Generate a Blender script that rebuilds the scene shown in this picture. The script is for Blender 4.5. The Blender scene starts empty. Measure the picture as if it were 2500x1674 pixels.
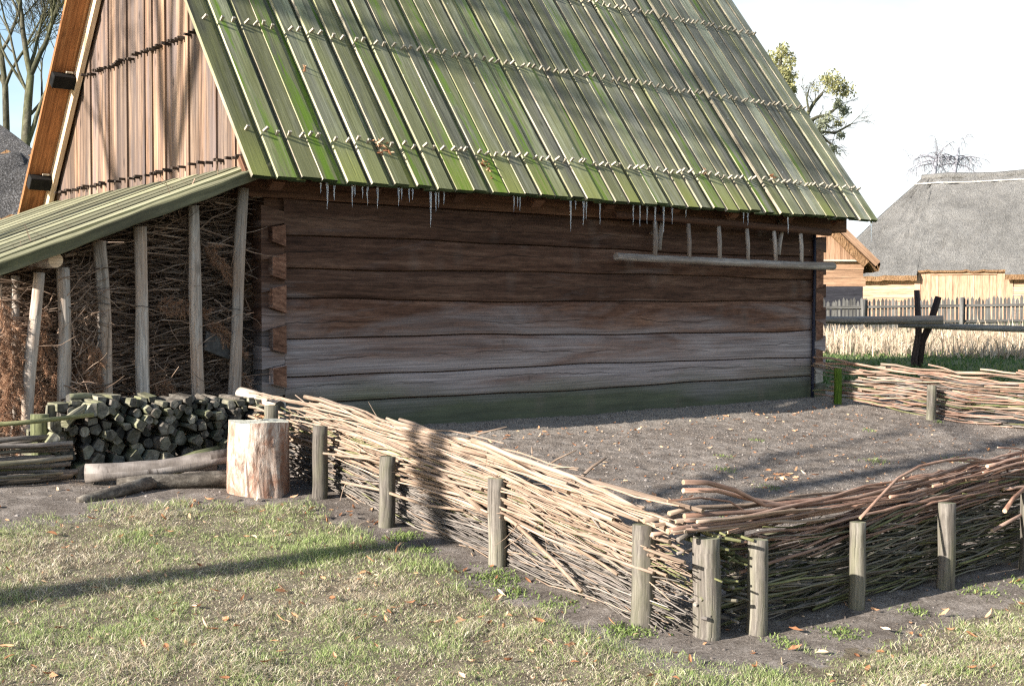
import bpy, math, random
import numpy as np
from mathutils import Vector, Matrix

rng = random.Random(7)
npr = np.random.default_rng(7)
S = bpy.context.scene
COL = S.collection
R = math.radians

# ------------------------------------------------------------------ camera, world, sun
CAM = Vector((-4.8285, -9.2766, 1.6))
YAW, PITCH = 0.6751, 0.0266
cd = bpy.data.cameras.new("camera")
cd.sensor_width = 36.0
cd.lens = 3099.5 / 2500 * 36
cd.clip_start = 0.1
cd.clip_end = 3000
cam = bpy.data.objects.new("camera", cd)
cam.location = CAM
cam.rotation_euler = (math.pi / 2 - PITCH, 0, -YAW)
COL.objects.link(cam)
S.camera = cam

SUN_EL = R(20.5)
SUN_DIR = Vector((-0.9996, 0.028, 0))          # horizontal direction towards the sun
w = bpy.data.worlds.new("World")
S.world = w
w.use_nodes = True
wn, wl = w.node_tree.nodes, w.node_tree.links
wn.clear()
sky = wn.new("ShaderNodeTexSky")
sky.sky_type = 'NISHITA'
sky.sun_disc = False
sky.sun_elevation = SUN_EL
sky.sun_rotation = math.atan2(SUN_DIR.x, SUN_DIR.y)
sky.air_density = 1.0
sky.dust_density = 0.6
bg1 = wn.new("ShaderNodeBackground")
bg1.inputs[1].default_value = 0.082
wl.new(sky.outputs[0], bg1.inputs[0])
bg2 = wn.new("ShaderNodeBackground")          # thin high cloud
bg2.inputs[0].default_value = (0.93, 0.985, 1.0, 1)
bg2.inputs[1].default_value = 0.42
tcw = wn.new("ShaderNodeTexCoord")
mpw = wn.new("ShaderNodeMapping")
mpw.inputs['Scale'].default_value = (1.6, 1.6, 4.5)
wl.new(tcw.outputs['Generated'], mpw.inputs[0])
nzw = wn.new("ShaderNodeTexNoise")
nzw.inputs['Scale'].default_value = 1.6
nzw.inputs['Detail'].default_value = 7
nzw.inputs['Roughness'].default_value = 0.55
wl.new(mpw.outputs[0], nzw.inputs[0])
sxw = wn.new("ShaderNodeSeparateXYZ")
wl.new(tcw.outputs['Generated'], sxw.inputs[0])
madw = wn.new("ShaderNodeMath"); madw.operation = 'MULTIPLY_ADD'   # more cloud towards +x
madw.inputs[1].default_value = 0.70
wl.new(sxw.outputs[0], madw.inputs[0])
wl.new(nzw.outputs[0], madw.inputs[2])
crw = wn.new("ShaderNodeValToRGB")
mulw = wn.new("ShaderNodeMath"); mulw.operation = 'MULTIPLY'; mulw.inputs[1].default_value = 0.6
crw.color_ramp.elements[0].position = 0.42
crw.color_ramp.elements[1].position = 0.60
wl.new(madw.outputs[0], mulw.inputs[0])
wl.new(mulw.outputs[0], crw.inputs[0])
mxw = wn.new("ShaderNodeMixShader")
wl.new(crw.outputs[0], mxw.inputs[0])
wl.new(bg1.outputs[0], mxw.inputs[1])
wl.new(bg2.outputs[0], mxw.inputs[2])
wo = wn.new("ShaderNodeOutputWorld")
wl.new(mxw.outputs[0], wo.inputs[0])

sl = bpy.data.lights.new("sun", 'SUN')
sl.energy = 5.0
sl.angle = R(0.53)
sl.color = (1.0, 0.93, 0.83)
sun = bpy.data.objects.new("sun", sl)
COL.objects.link(sun)
sd = Vector((SUN_DIR.x * math.cos(SUN_EL), SUN_DIR.y * math.cos(SUN_EL), math.sin(SUN_EL)))
sun.rotation_euler = sd.to_track_quat('Z', 'Y').to_euler()
sun.location = (-20, 0, 15)

S.view_settings.view_transform = 'Standard'
S.view_settings.look = 'None'
S.render.engine = 'CYCLES'
S.cycles.use_denoising = False
S.cycles.filter_width = 1.3
S.view_settings.exposure = 1.6
S.view_settings.gamma = 1.0

# ------------------------------------------------------------------ helpers
OFF = {}                                       # world offset of each object that has children

def tag(o, label=None, cat=None, group=None, kind=None):
    if label: o['label'] = label
    if cat: o['category'] = cat
    if group: o['group'] = group
    if kind: o['kind'] = kind
    return o

def thing(name, loc, label, cat, group=None):
    o = bpy.data.objects.new(name, None)
    o.empty_display_size = 0.1
    o.location = loc
    COL.objects.link(o)
    OFF[o] = Vector(loc)
    return tag(o, label, cat, group)

class B:
    """collects faces; every piece carries a random value and UVs in metres (u along the grain)"""
    def __init__(s):
        s.v, s.f, s.uv, s.r, s.m = [], [], [], [], []

    def piece(s, verts, faces, uvs, rnd=None, mats=None):
        rnd = rng.random() if rnd is None else rnd
        b = len(s.v)
        s.v.extend(verts)
        s.r.extend([rnd] * len(verts))
        for i, f in enumerate(faces):
            s.f.append([b + k for k in f])
            s.uv.extend(uvs[i])
            s.m.append(mats[i] if mats else 0)

    def box(s, o, ax, ay, az, rnd=None, mat=0, cap=None, u0=0.0, edge=None):
        """box from corner o along three edge vectors; ax is the grain direction"""
        o, ax, ay, az = Vector(o), Vector(ax), Vector(ay), Vector(az)
        c = [o, o + ax, o + ax + ay, o + ay]
        vs = [tuple(p) for p in c] + [tuple(p + az) for p in c]
        L, W, H = ax.length, ay.length, az.length
        fs = [(0, 3, 2, 1), (4, 5, 6, 7), (0, 1, 5, 4), (2, 3, 7, 6), (1, 2, 6, 5), (3, 0, 4, 7)]
        u1 = u0 + L
        uv = [[(u0, 0), (u0, W), (u1, W), (u1, 0)], [(u0, 0), (u1, 0), (u1, W), (u0, W)],
              [(u0, 0), (u1, 0), (u1, H), (u0, H)], [(u1, 0), (u0, 0), (u0, H), (u1, H)],
              [(0, 0), (W * .1, 0), (W * .1, H), (0, H)], [(0, 0), (W * .1, 0), (W * .1, H), (0, H)]]
        if ax.cross(ay).dot(az) < 0:
            fs = [tuple(reversed(f)) for f in fs]
            uv = [list(reversed(q)) for q in uv]
        cm = mat if cap is None else cap
        em = mat if edge is None else edge
        s.piece(vs, fs, uv, rnd, [mat, mat, em, em, cm, cm])

    def tube(s, pts, rad, n=8, caps=True, rnd=None, mat=0, cap=None, wob=0.0, closed_tip=False):
        pts = [Vector(p) for p in pts]
        if not hasattr(rad, '__len__'): rad = [rad] * len(pts)
        vs, fs, uv, mm = [], [], [], []
        t = (pts[1] - pts[0]).normalized()
        a = Vector((0, 0, 1)) if abs(t.z) < .8 else Vector((1, 0, 0))
        x = t.cross(a).normalized()
        u = 0.0
        us = []
        ph = [rng.random() * 6.28 for _ in range(3)]
        for i, p in enumerate(pts):
            if i == 0: t = (pts[1] - pts[0])
            elif i == len(pts) - 1: t = pts[i] - pts[i - 1]
            else: t = pts[i + 1] - pts[i - 1]
            t = t.normalized() if t.length > 1e-9 else Vector((0, 0, 1))
            x = (x - t * x.dot(t))
            x = x.normalized() if x.length > 1e-6 else t.orthogonal().normalized()
            y = t.cross(x)
            if i: u += (pts[i] - pts[i - 1]).length
            us.append(u)
            for k in range(n):
                an = 2 * math.pi * k / n
                rr = rad[i]
                if wob: rr *= 1 + wob * (math.sin(2 * an + ph[0] + i * .13) + .6 * math.sin(3 * an + ph[1] + i * .21) + .6 * math.sin(i * 1.3 + an + ph[2]))
                vs.append(tuple(p + x * (math.cos(an) * rr) + y * (math.sin(an) * rr)))
        for i in range(len(pts) - 1):
            c0 = 2 * math.pi * rad[i]
            for k in range(n):
                k2 = (k + 1) % n
                fs.append((i * n + k, i * n + k2, (i + 1) * n + k2, (i + 1) * n + k))
                va, vb = c0 * k / n, c0 * (k + 1) / n
                uv.append([(us[i], va), (us[i], vb), (us[i + 1], vb), (us[i + 1], va)])
                mm.append(mat)
        if caps:
            cm = mat if cap is None else cap
            r0, r1 = rad[0], rad[-1]
            fs.append(tuple(reversed(range(n))))
            uv.append([(r0 * math.cos(6.28 * k / n), r0 * math.sin(6.28 * k / n)) for k in reversed(range(n))])
            b = (len(pts) - 1) * n
            fs.append(tuple(range(b, b + n)))
            uv.append([(r1 * math.cos(6.28 * k / n), r1 * math.sin(6.28 * k / n)) for k in range(n)])
            mm += [cm, cm]
        s.piece(vs, fs, uv, rnd, mm)

    def prism(s, poly, vec, rnd=None, mat=0, cap=None, udir=None):
        """polygon (3d points) extruded along vec"""
        n = len(poly)
        poly = [Vector(p) for p in poly]
        vec = Vector(vec)
        vs = [tuple(p) for p in poly] + [tuple(p + vec) for p in poly]
        nrm = (poly[1] - poly[0]).cross(poly[2] - poly[1]).normalized()
        ex = (Vector(udir) if udir else (poly[1] - poly[0])).normalized()
        ey = nrm.cross(ex)
        pu = [((p - poly[0]).dot(ex), (p - poly[0]).dot(ey)) for p in poly]
        flip = nrm.dot(vec) > 0
        fs, uv, mm = [], [], []
        cm = mat if cap is None else cap
        f0, f1 = list(range(n)), list(range(n, 2 * n))
        if flip: f0.reverse()
        else: f1.reverse()
        fs += [tuple(f0), tuple(f1)]
        uv += [[pu[i] for i in f0], [pu[i - n] for i in f1]]
        mm += [cm, cm]
        L = vec.length
        acc = 0
        for i in range(n):
            j = (i + 1) % n
            e = (poly[j] - poly[i]).length
            q = [i, j, j + n, i + n]
            quv = [(0, acc), (0, acc + e), (L, acc + e), (L, acc)]
            if udir and abs((poly[j] - poly[i]).normalized().dot(ex)) > .7:
                quv = [(pu[i][0], 0), (pu[j][0], 0), (pu[j][0], L), (pu[i][0], L)]
            if not flip: q.reverse(); quv.reverse()
            fs.append(tuple(q)); uv.append(quv); mm.append(mat)
            acc += e
        s.piece(vs, fs, uv, rnd, mm)

    def quad(s, a, b, c, d, rnd=None, mat=0):
        s.piece([tuple(a), tuple(b), tuple(c), tuple(d)], [(0, 1, 2, 3)], [[(0, 0), (1, 0), (1, 1), (0, 1)]], rnd, [mat])

    def build(s, name, mats, parent=None, smooth=False, origin=None, bevel=0.0):
        if not isinstance(mats, (list, tuple)): mats = [mats]
        off = OFF.get(parent, Vector((0, 0, 0))) if parent else Vector(origin or (0, 0, 0))
        me = bpy.data.meshes.new(name)
        vv = np.array(s.v, dtype=np.float64) - np.array(off)
        me.from_pydata(vv.tolist(), [], s.f)
        uvl = me.uv_layers.new(name="UVMap")
        uvl.data.foreach_set("uv", np.array(s.uv, dtype=np.float32).ravel())
        at = me.attributes.new("rnd", 'FLOAT', 'POINT')
        at.data.foreach_set("value", np.array(s.r, dtype=np.float32))
        for m in mats: me.materials.append(m)
        me.polygons.foreach_set("material_index", np.array(s.m, dtype=np.int32))
        if smooth is True:
            me.polygons.foreach_set("use_smooth", np.ones(len(s.f), dtype=bool))
        elif smooth:
            me.polygons.foreach_set("use_smooth", np.array([len(f) == smooth for f in s.f]))
        me.update()
        o = bpy.data.objects.new(name, me)
        COL.objects.link(o)
        if parent:
            o.parent = parent
            OFF[o] = off
        else:
            o.location = off
            OFF[o] = off
        if bevel:
            md = o.modifiers.new("edge", 'BEVEL'); md.width = bevel; md.segments = 1; md.limit_method = 'ANGLE'
        return o

def lerp(a, b, t): return a + (b - a) * t
def sst(a, b, x):
    t = np.clip((x - a) / (b - a), 0, 1); return t * t * (3 - 2 * t)
def interp(x, xs, ys): return float(np.interp(x, xs, ys))

def vnoise(x, y, seed=0):
    x = np.asarray(x, float); y = np.asarray(y, float)
    xi = np.floor(x).astype(np.int64); yi = np.floor(y).astype(np.int64)
    xf = x - xi; yf = y - yi
    def h(a, b):
        n = (a * 374761393 + b * 668265263 + seed * 1442695041) & 0xffffffff
        n = ((n ^ (n >> 13)) * 1274126177) & 0xffffffff
        return ((n ^ (n >> 16)) & 0xffff) / 65535.0
    u = xf * xf * (3 - 2 * xf); v = yf * yf * (3 - 2 * yf)
    return (h(xi, yi) * (1 - u) + h(xi + 1, yi) * u) * (1 - v) + (h(xi, yi + 1) * (1 - u) + h(xi + 1, yi + 1) * u) * v
def fbm(x, y, s=0, o=4):
    t = 0; a = .5; k = 1
    for i in range(o):
        t = t + a * (vnoise(np.asarray(x) * k, np.asarray(y) * k, s + i) - .5); a *= .55; k *= 2.1
    return t

def terrain(x, y, detail=True):
    x = np.asarray(x, float); y = np.asarray(y, float)
    fall = 1 - sst(8.0, 11.5, x)
    yy = np.minimum(y, 0)
    yy = np.where(yy < -6.5, -6.5 + (yy + 6.5) * .5, yy)
    yy = np.maximum(yy, -12)
    z = .545 + .1 * yy * fall + .0195 * np.clip(x - 6, 0, 30)
    bank = .035 * np.exp(-((y + .12) / .3) ** 2) * (sst(-.4, .2, x) * (1 - sst(7.2, 7.6, x)))
    z = z + bank
    if detail:
        near = np.exp(-np.clip(np.hypot(x - 1, y + 4) - 9, 0, None) / 6)
        bed = sst(-.42, -.25, x) * (1 - sst(7.3, 7.6, x)) * sst(-5.1, -4.9, y) * (1 - sst(-.05, .1, y))
        z = z + near * (.05 * fbm(x * 1.1, y * 1.1, 3) + .014 * fbm(x * 7, y * 7, 9)) + bed * near * (.03 * fbm(x * 14, y * 14, 21, 3))
    return z
def tz(x, y): return float(terrain(x, y))

# ------------------------------------------------------------------ materials
class NT:
    def __init__(s, name):
        s.m = bpy.data.materials.new(name); s.m.use_nodes = True
        s.t = s.m.node_tree; s.t.nodes.clear()
        s.out = s.n("ShaderNodeOutputMaterial")
    def n(s, t, **kw):
        nd = s.t.nodes.new(t)
        for k, v in kw.items(): setattr(nd, k, v)
        return nd
    def put(s, sock, v):
        if isinstance(v, bpy.types.NodeSocket): s.t.links.new(v, sock)
        elif v is not None:
            if hasattr(v, '__len__') and len(v) == 3 and sock.type == 'RGBA': v = (*v, 1)
            sock.default_value = v
    def math(s, op, a, b=None, c=None, clamp=False):
        nd = s.n("ShaderNodeMath", operation=op); nd.use_clamp = clamp
        for i, v in enumerate((a, b, c)):
            if v is not None: s.put(nd.inputs[i], v)
        return nd.outputs[0]
    def mix(s, f, a, b, mode='MIX'):
        nd = s.n("ShaderNodeMix", data_type='RGBA', blend_type=mode)
        s.put(nd.inputs[0], f); s.put(nd.inputs[6], a); s.put(nd.inputs[7], b)
        return nd.outputs[2]
    def ramp(s, f, stops, interp='LINEAR'):
        nd = s.n("ShaderNodeValToRGB"); cr = nd.color_ramp; cr.interpolation = interp
        while len(cr.elements) < len(stops): cr.elements.new(.5)
        for e, (p, c) in zip(cr.elements, stops):
            e.position = p
            e.color = (c, c, c, 1) if not hasattr(c, '__len__') else (*c, 1)
        s.put(nd.inputs[0], f)
        return nd.outputs[0]
    def attr(s, name='rnd'):
        return s.n("ShaderNodeAttribute", attribute_name=name).outputs['Fac']
    def uv(s): return s.n("ShaderNodeUVMap").outputs[0]
    def obj(s): return s.n("ShaderNodeTexCoord").outputs['Object']
    def pos(s): return s.n("ShaderNodeNewGeometry").outputs['Position']
    def sep(s, v):
        nd = s.n("ShaderNodeSeparateXYZ"); s.put(nd.inputs[0], v); return nd.outputs
    def mapv(s, v, scale, off=None):
        nd = s.n("ShaderNodeMapping"); s.put(nd.inputs[0], v); nd.inputs['Scale'].default_value = scale
        if off is not None: s.put(nd.inputs['Location'], off)
        return nd.outputs[0]
    def noise(s, v, scale=1, detail=4, rough=.55, dist=0):
        nd = s.n("ShaderNodeTexNoise"); s.put(nd.inputs['Vector'], v)
        nd.inputs['Scale'].default_value = scale; nd.inputs['Detail'].default_value = detail
        nd.inputs['Roughness'].default_value = rough; nd.inputs['Distortion'].default_value = dist
        return nd.outputs[0]
    def voro(s, v, scale=1, feat='F1'):
        nd = s.n("ShaderNodeTexVoronoi", feature=feat); s.put(nd.inputs['Vector'], v); nd.inputs['Scale'].default_value = scale
        return nd.outputs[0]
    def bump(s, h, dist=.01, strength=1.0):
        nd = s.n("ShaderNodeBump"); s.put(nd.inputs['Height'], h)
        nd.inputs['Distance'].default_value = dist; nd.inputs['Strength'].default_value = strength
        return nd.outputs[0]
    def finish(s, col, rough=.85, nrm=None, spec=.25, trans=0, **kw):
        b = s.n("ShaderNodeBsdfPrincipled")
        s.put(b.inputs['Base Color'], col); s.put(b.inputs['Roughness'], rough)
        b.inputs['Specular IOR Level'].default_value = spec
        for k, v in kw.items(): s.put(b.inputs[k.replace('_', ' ')], v)
        if nrm is not None: s.put(b.inputs['Normal'], nrm)
        sh = b.outputs[0]
        if trans:
            t = s.n("ShaderNodeBsdfTranslucent"); s.put(t.inputs[0], col)
            mx = s.n("ShaderNodeMixShader"); mx.inputs[0].default_value = trans
            s.t.links.new(sh, mx.inputs[1]); s.t.links.new(t.outputs[0], mx.inputs[2]); sh = mx.outputs[0]
        s.t.links.new(sh, s.out.inputs[0])
        return s.m
    def shifted(s, k=41.0):
        """UV moved by a random amount for every piece"""
        r = s.attr()
        cx = s.n("ShaderNodeCombineXYZ")
        s.put(cx.inputs[0], s.math('MULTIPLY', r, k)); s.put(cx.inputs[1], s.math('MULTIPLY', r, k * 1.7)); s.put(cx.inputs[2], s.math('MULTIPLY', r, 9.3))
        va = s.n("ShaderNodeVectorMath", operation='ADD')
        s.put(va.inputs[0], s.uv()); s.put(va.inputs[1], cx.outputs[0])
        return va.outputs[0], r

def wood(name, dark, mid, light, gs=(2.2, 60), patch=None, patch_amt=.5, patch_sc=(.9, 5), moss=None, moss_amt=.0, moss_sc=(1.2, 6),
         var=.35, knots=0.0, cracks=.5, bump=.004, rough=.85, spec=.2, hue=None, extra=None):
    t = NT(name)
    v, r = t.shifted()
    g = t.noise(t.mapv(v, (gs[0], gs[1], 1)), 1, 6, .62, .25)
    g2 = t.noise(t.mapv(v, (gs[0] * .35, gs[1] * .22, 1)), 1, 3, .5, .6)
    gg = t.math('ADD', t.math('MULTIPLY', g, .6), t.math('MULTIPLY', g2, .4))
    c = t.ramp(gg, [(.36, dark), (.5, mid), (.63, light)])
    fleck = t.noise(t.mapv(v, (gs[0] * 5, gs[1] * 1.9, 1)), 1, 3, .7)
    c = t.mix(1.0, c, t.ramp(fleck, [(.32, .62), (.5, 1.0), (.66, 1.22)]), 'MULTIPLY')
    if hue is not None: c = t.mix(t.ramp(r, [(.25, 0.0), (.75, 1.0)]), c, t.mix(1.0, c, hue, 'MULTIPLY'))
    if patch is not None:
        pm = t.noise(t.mapv(v, (patch_sc[0], patch_sc[1], 1)), 1, 4, .6, .4)
        c = t.mix(t.math('MULTIPLY', t.ramp(pm, [(.42, 0.0), (.62, 1.0)]), patch_amt), c, t.mix(.45, patch, t.mix(1.0, patch, t.ramp(gg, [(.3, .55), (.7, 1.35)]), 'MULTIPLY')))
    h = gg
    if knots:
        kv = t.voro(t.mapv(v, (2.1, 5.2, 1)), 1)
        km = t.ramp(kv, [(.05, 1.0), (.05 + .09, 0.0)])
        c = t.mix(t.math('MULTIPLY', km, knots), c, tuple(x * .35 for x in dark))
    if cracks:
        cn = t.noise(t.mapv(v, (.9, gs[1] * .42, 1)), 1, 3, .5, .2)
        cm = t.ramp(cn, [(.30, 1.0), (.345, 0.0)])
        c = t.mix(t.math('MULTIPLY', cm, cracks), c, tuple(x * .25 for x in dark))
        h = t.math('SUBTRACT', gg, t.math('MULTIPLY', cm, .5))
    c = t.mix(1.0, c, t.ramp(r, [(0, 1 - var), (1, 1 + var)]), 'MULTIPLY')
    if moss is not None:
        mn = t.noise(t.mapv(v, (moss_sc[0], moss_sc[1], 1)), 1, 5, .65, .3)
        lo = .62 - moss_amt * .4
        c = t.mix(t.math('MULTIPLY', t.ramp(mn, [(lo - .08, 0.0), (lo + .12, 1.0)]), .85), c, moss)
    if extra: c = extra(t, c, v, r)
    return t.finish(c, rough, t.bump(h, bump), spec)

M = {}
def roof_extra(t, c, v, r):
    uu = t.sep(t.uv())
    lowp = t.math('MULTIPLY', t.ramp(uu[0], [(.0, 1.0), (.5, 0.0)]), 1.0)            # eave end stays damp
    r2 = t.math('FRACT', t.math('MULTIPLY', r, 13.7))
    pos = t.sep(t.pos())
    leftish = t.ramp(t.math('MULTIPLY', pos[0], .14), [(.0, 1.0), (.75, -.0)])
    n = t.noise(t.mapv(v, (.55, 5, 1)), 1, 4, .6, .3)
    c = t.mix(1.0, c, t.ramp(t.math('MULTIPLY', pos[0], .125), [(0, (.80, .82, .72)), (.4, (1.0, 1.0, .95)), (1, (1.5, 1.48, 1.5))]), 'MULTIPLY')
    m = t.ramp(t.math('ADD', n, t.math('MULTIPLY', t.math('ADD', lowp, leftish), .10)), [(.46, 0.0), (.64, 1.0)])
    c = t.mix(t.math('MULTIPLY', m, .42), c, (.20, .208, .065))
    r3 = t.math('FRACT', t.math('MULTIPLY', r, 29.3))
    damp = t.math('MULTIPLY', t.ramp(r3, [(.55, 0.0), (.7, 1.0)]), t.ramp(t.math('ADD', uu[0], t.math('MULTIPLY', n, .5)), [(.35, 1.0), (.85, 0.0)]))
    c = t.mix(t.math('MULTIPLY', damp, .65), c, (.25, .27, .065))
    streak = t.math('MULTIPLY', t.ramp(r2, [(.80, 0.0), (.83, 1.0)]), t.ramp(t.noise(t.mapv(v, (.8, 11, 1)), 1, 6, .7, .5), [(.49, 0.0), (.60, 1.0)]))
    c = t.mix(t.math('MULTIPLY', streak, .9), c, (.12, .205, .018))
    sp = t.voro(t.mapv(v, (5, 9, 1)), 1)                                             # bird droppings, lichen specks
    spm = t.math('MULTIPLY', t.ramp(sp, [(.045, 1.0), (.075, 0.0)]), t.ramp(t.noise(v, 2.3, 2), [(.52, 0.0), (.6, 1.0)]))
    c = t.mix(t.math('MULTIPLY', spm, .7), c, (.5, .52, .48))
    return c
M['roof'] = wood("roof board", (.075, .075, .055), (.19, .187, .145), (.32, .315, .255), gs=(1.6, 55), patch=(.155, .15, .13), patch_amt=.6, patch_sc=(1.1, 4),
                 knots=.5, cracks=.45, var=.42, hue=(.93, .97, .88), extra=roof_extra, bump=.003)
M['roof_edge'] = wood("roof board edge", (.19, .165, .12), (.34, .30, .23), (.50, .45, .365), gs=(1.5, 60), patch=(.24, .27, .10), patch_amt=.55, patch_sc=(.9, 3), cracks=.3, var=.3)  # less mossy edges; sunlit highlight also put into this paler colour
M['rake'] = wood("mossy wany slab", (.10, .10, .055), (.21, .205, .125), (.33, .32, .22), gs=(.9, 40), patch=(.09, .085, .06), patch_amt=.7, patch_sc=(.7, 14), cracks=.6)
M['roof_end'] = wood("roof board end", (.02, .035, .014), (.04, .06, .025), (.07, .09, .04), gs=(20, 20), cracks=0)
M['gable'] = wood("gable board", (.05, .033, .026), (.19, .128, .092), (.31, .228, .168), gs=(.7, 34), patch=(.115, .092, .088), patch_amt=.85, patch_sc=(.6, 6),
                  knots=.7, cracks=.6, var=.34, hue=(1.0, .90, .80), bump=.004)
def log_extra(t, c, v, r):
    p = t.sep(t.pos())
    # timber greys from the splash zone upwards, the sheltered top stays brown
    n = t.noise(t.mapv(v, (.55, 3.4, 1)), 1, 6, .6, .9)
    g = t.math('ADD', t.ramp(t.math('MULTIPLY', p[2], .4), [(.27, .95), (.46, .72), (.58, .42), (.76, .08)]), t.math('MULTIPLY', t.math('SUBTRACT', n, .5), 1.75))
    gr = t.noise(t.mapv(v, (1.3, 70, 1)), 1, 5, .6)
    c = t.mix(t.ramp(g, [(.26, 0.0), (.82, .92)]), c, t.ramp(gr, [(.36, (.125, .115, .117)), (.64, (.255, .238, .243))]))
    sm = t.noise(t.mapv(v, (.8, 3, 1)), 1, 4)
    c = t.mix(t.math('MULTIPLY', t.ramp(t.math('ADD', p[2], t.math('MULTIPLY', t.math('SUBTRACT', sm, .5), .7)), [(.66, 1.0), (1.06, 0.0)]), .86), c,
              t.ramp(t.noise(t.mapv(v, (2, 12, 1)), 1, 5), [(.3, (.046, .056, .03)), (.7, (.09, .104, .056))]))
    uvs = t.sep(t.uv())
    wv = t.noise(t.mapv(v, (.9, .0, 1)), 1, 4, .6)
    dist = t.math('ABSOLUTE', t.math('ADD', t.math('SUBTRACT', uvs[1], .14), t.math('MULTIPLY', t.math('SUBTRACT', wv, .5), .22)))
    gate = t.ramp(t.noise(t.mapv(v, (.7, 0, 1)), 1.3, 2), [(.44, 0.0), (.50, 1.0)])
    c = t.mix(t.math('MULTIPLY', t.ramp(dist, [(.0018, 1.0), (.0045, 0.0)]), gate), c, (.008, .006, .005))
    c = t.mix(1.0, c, t.ramp(t.math('FRACT', t.math('MULTIPLY', r, 7.3)), [(0, (.68, .64, .62)), (.5, (1, 1, 1)), (1, (1.6, 1.5, 1.45))]), 'MULTIPLY')
    # slanted knots with torn grain
    mp = t.n("ShaderNodeMapping"); t.put(mp.inputs[0], v); mp.inputs['Rotation'].default_value = (0, 0, .5); mp.inputs['Scale'].default_value = (3.4, 1.7, 1)
    kv = t.voro(mp.outputs[0], 1)
    km = t.ramp(kv, [(.03, 1.0), (.085, 0.0)])
    c = t.mix(t.math('MULTIPLY', km, .8), c, (.035, .022, .017))
    halo = t.ramp(kv, [(.0, .32), (.30, 0.0)])
    return t.mix(halo, c, t.ramp(gr, [(.36, (.10, .075, .062)), (.64, (.24, .19, .165))]))
M['log'] = wood("hewn wall log", (.046, .023, .0155), (.104, .056, .038), (.18, .108, .076), gs=(1.4, 24), cracks=.4, var=.25, knots=0, bump=.006, extra=log_extra)
M['logend'] = wood("log end grain", (.07, .033, .02), (.15, .075, .048), (.24, .13, .085), gs=(16, 40), cracks=.25, var=.3)
M['logend_grey'] = wood("pale log end", (.2, .185, .165), (.3, .28, .25), (.42, .39, .35), gs=(20, 35), cracks=.2)
M['warm'] = wood("fresh sheltered board", (.17, .07, .028), (.28, .122, .05), (.38, .19, .088), gs=(1, 45), cracks=.3, knots=.5, var=.15)
M['pale'] = wood("pale lath", (.4, .28, .18), (.58, .43, .29), (.68, .54, .4), gs=(1, 60), cracks=.2, var=.15)
M['darkblock'] = wood("tarred block", (.008, .007, .007), (.014, .013, .012), (.022, .02, .019), gs=(10, 30), cracks=0)
M['eave'] = wood("eave beam", (.06, .028, .018), (.12, .06, .036), (.19, .10, .06), gs=(1, 40), cracks=.4)
M['peg'] = wood("wooden peg", (.22, .19, .15), (.36, .32, .26), (.5, .45, .37), gs=(8, 60), cracks=0, var=.35)
M['pegdark'] = wood("dark peg", (.03, .022, .018), (.055, .04, .032), (.09, .07, .055), gs=(8, 60), cracks=0)
M['pole'] = wood("peeled pole", (.15, .125, .105), (.34, .30, .265), (.50, .46, .42), gs=(1.2, 50), patch=(.40, .25, .155), patch_amt=.45, patch_sc=(1.6, 7), knots=.55, cracks=.5, var=.18, bump=.004)
M['post'] = wood("weathered post", (.052, .045, .039), (.13, .115, .10), (.22, .20, .175), gs=(2.2, 60), patch=(.145, .145, .09), patch_amt=.5, patch_sc=(2.5, 9), cracks=.7, var=.15, bump=.004)
M['posttop'] = wood("post top", (.09, .09, .055), (.17, .17, .11), (.26, .25, .18), gs=(25, 25), cracks=.3)
M['greenpost'] = wood("mossy post", (.045, .05, .024), (.09, .097, .048), (.15, .157, .085), gs=(1.6, 50), cracks=.5, var=.2)
M['vivid'] = wood("bright mossy stake", (.04, .08, .008), (.08, .14, .016), (.14, .20, .04), gs=(2, 40), cracks=.2)
M['rod'] = wood("tan willow rod", (.125, .082, .056), (.265, .188, .135), (.40, .31, .24), gs=(5, 90), patch=(.29, .225, .18), patch_amt=.8, patch_sc=(1.2, 3), knots=.25, cracks=.12, var=.28, bump=.002)
M['redrod'] = wood("red brown willow rod", (.12, .066, .046), (.24, .138, .098), (.36, .235, .175), gs=(6, 90), patch=(.30, .22, .18), patch_amt=.6, patch_sc=(1.5, 3), knots=.4, cracks=.1, var=.3, bump=.002)
M['rodend'] = wood("cut rod end", (.24, .165, .10), (.36, .26, .175), (.46, .36, .26), gs=(60, 60), cracks=0)
M['oldrod'] = wood("grey old rod", (.065, .054, .049), (.14, .121, .111), (.235, .213, .197), gs=(6, 90), patch=(.17, .155, .125), patch_amt=.4, patch_sc=(.6, 2), cracks=.1, var=.5, bump=.002)
M['darkrod'] = wood("dark old rod", (.075, .062, .052), (.15, .127, .107), (.24, .21, .18), gs=(6, 90), patch=(.10, .11, .045), patch_amt=.6, patch_sc=(.6, 2), cracks=.1, var=.5, bump=.002)
M['greenrod'] = wood("olive rod", (.075, .075, .032), (.135, .138, .062), (.21, .205, .11), gs=(6, 60), cracks=0, var=.4, bump=.002)
M['twig'] = wood("brushwood twig", (.075, .05, .036), (.185, .128, .094), (.33, .255, .20), gs=(8, 80), cracks=0, var=.75)
M['core'] = wood("dark brushwood backing", (.03, .02, .014), (.065, .043, .032), (.11, .075, .056), gs=(30, 60), cracks=0)  # dark backing sheet: shade inside the pile put into its colour
M['bark'] = wood("dark bark", (.035, .03, .025), (.085, .074, .062), (.16, .145, .125), gs=(14, 22), cracks=.6, bump=.012)
M['treebark'] = wood("tree bark", (.028, .026, .018), (.065, .06, .042), (.12, .112, .078), gs=(6, 14), patch=(.075, .085, .03), patch_amt=.5, patch_sc=(.8, 2), cracks=.3, bump=.01)
M['farbark'] = wood("pale far bark", (.16, .16, .19), (.22, .22, .25), (.3, .3, .32), gs=(6, 14), cracks=0)
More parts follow.
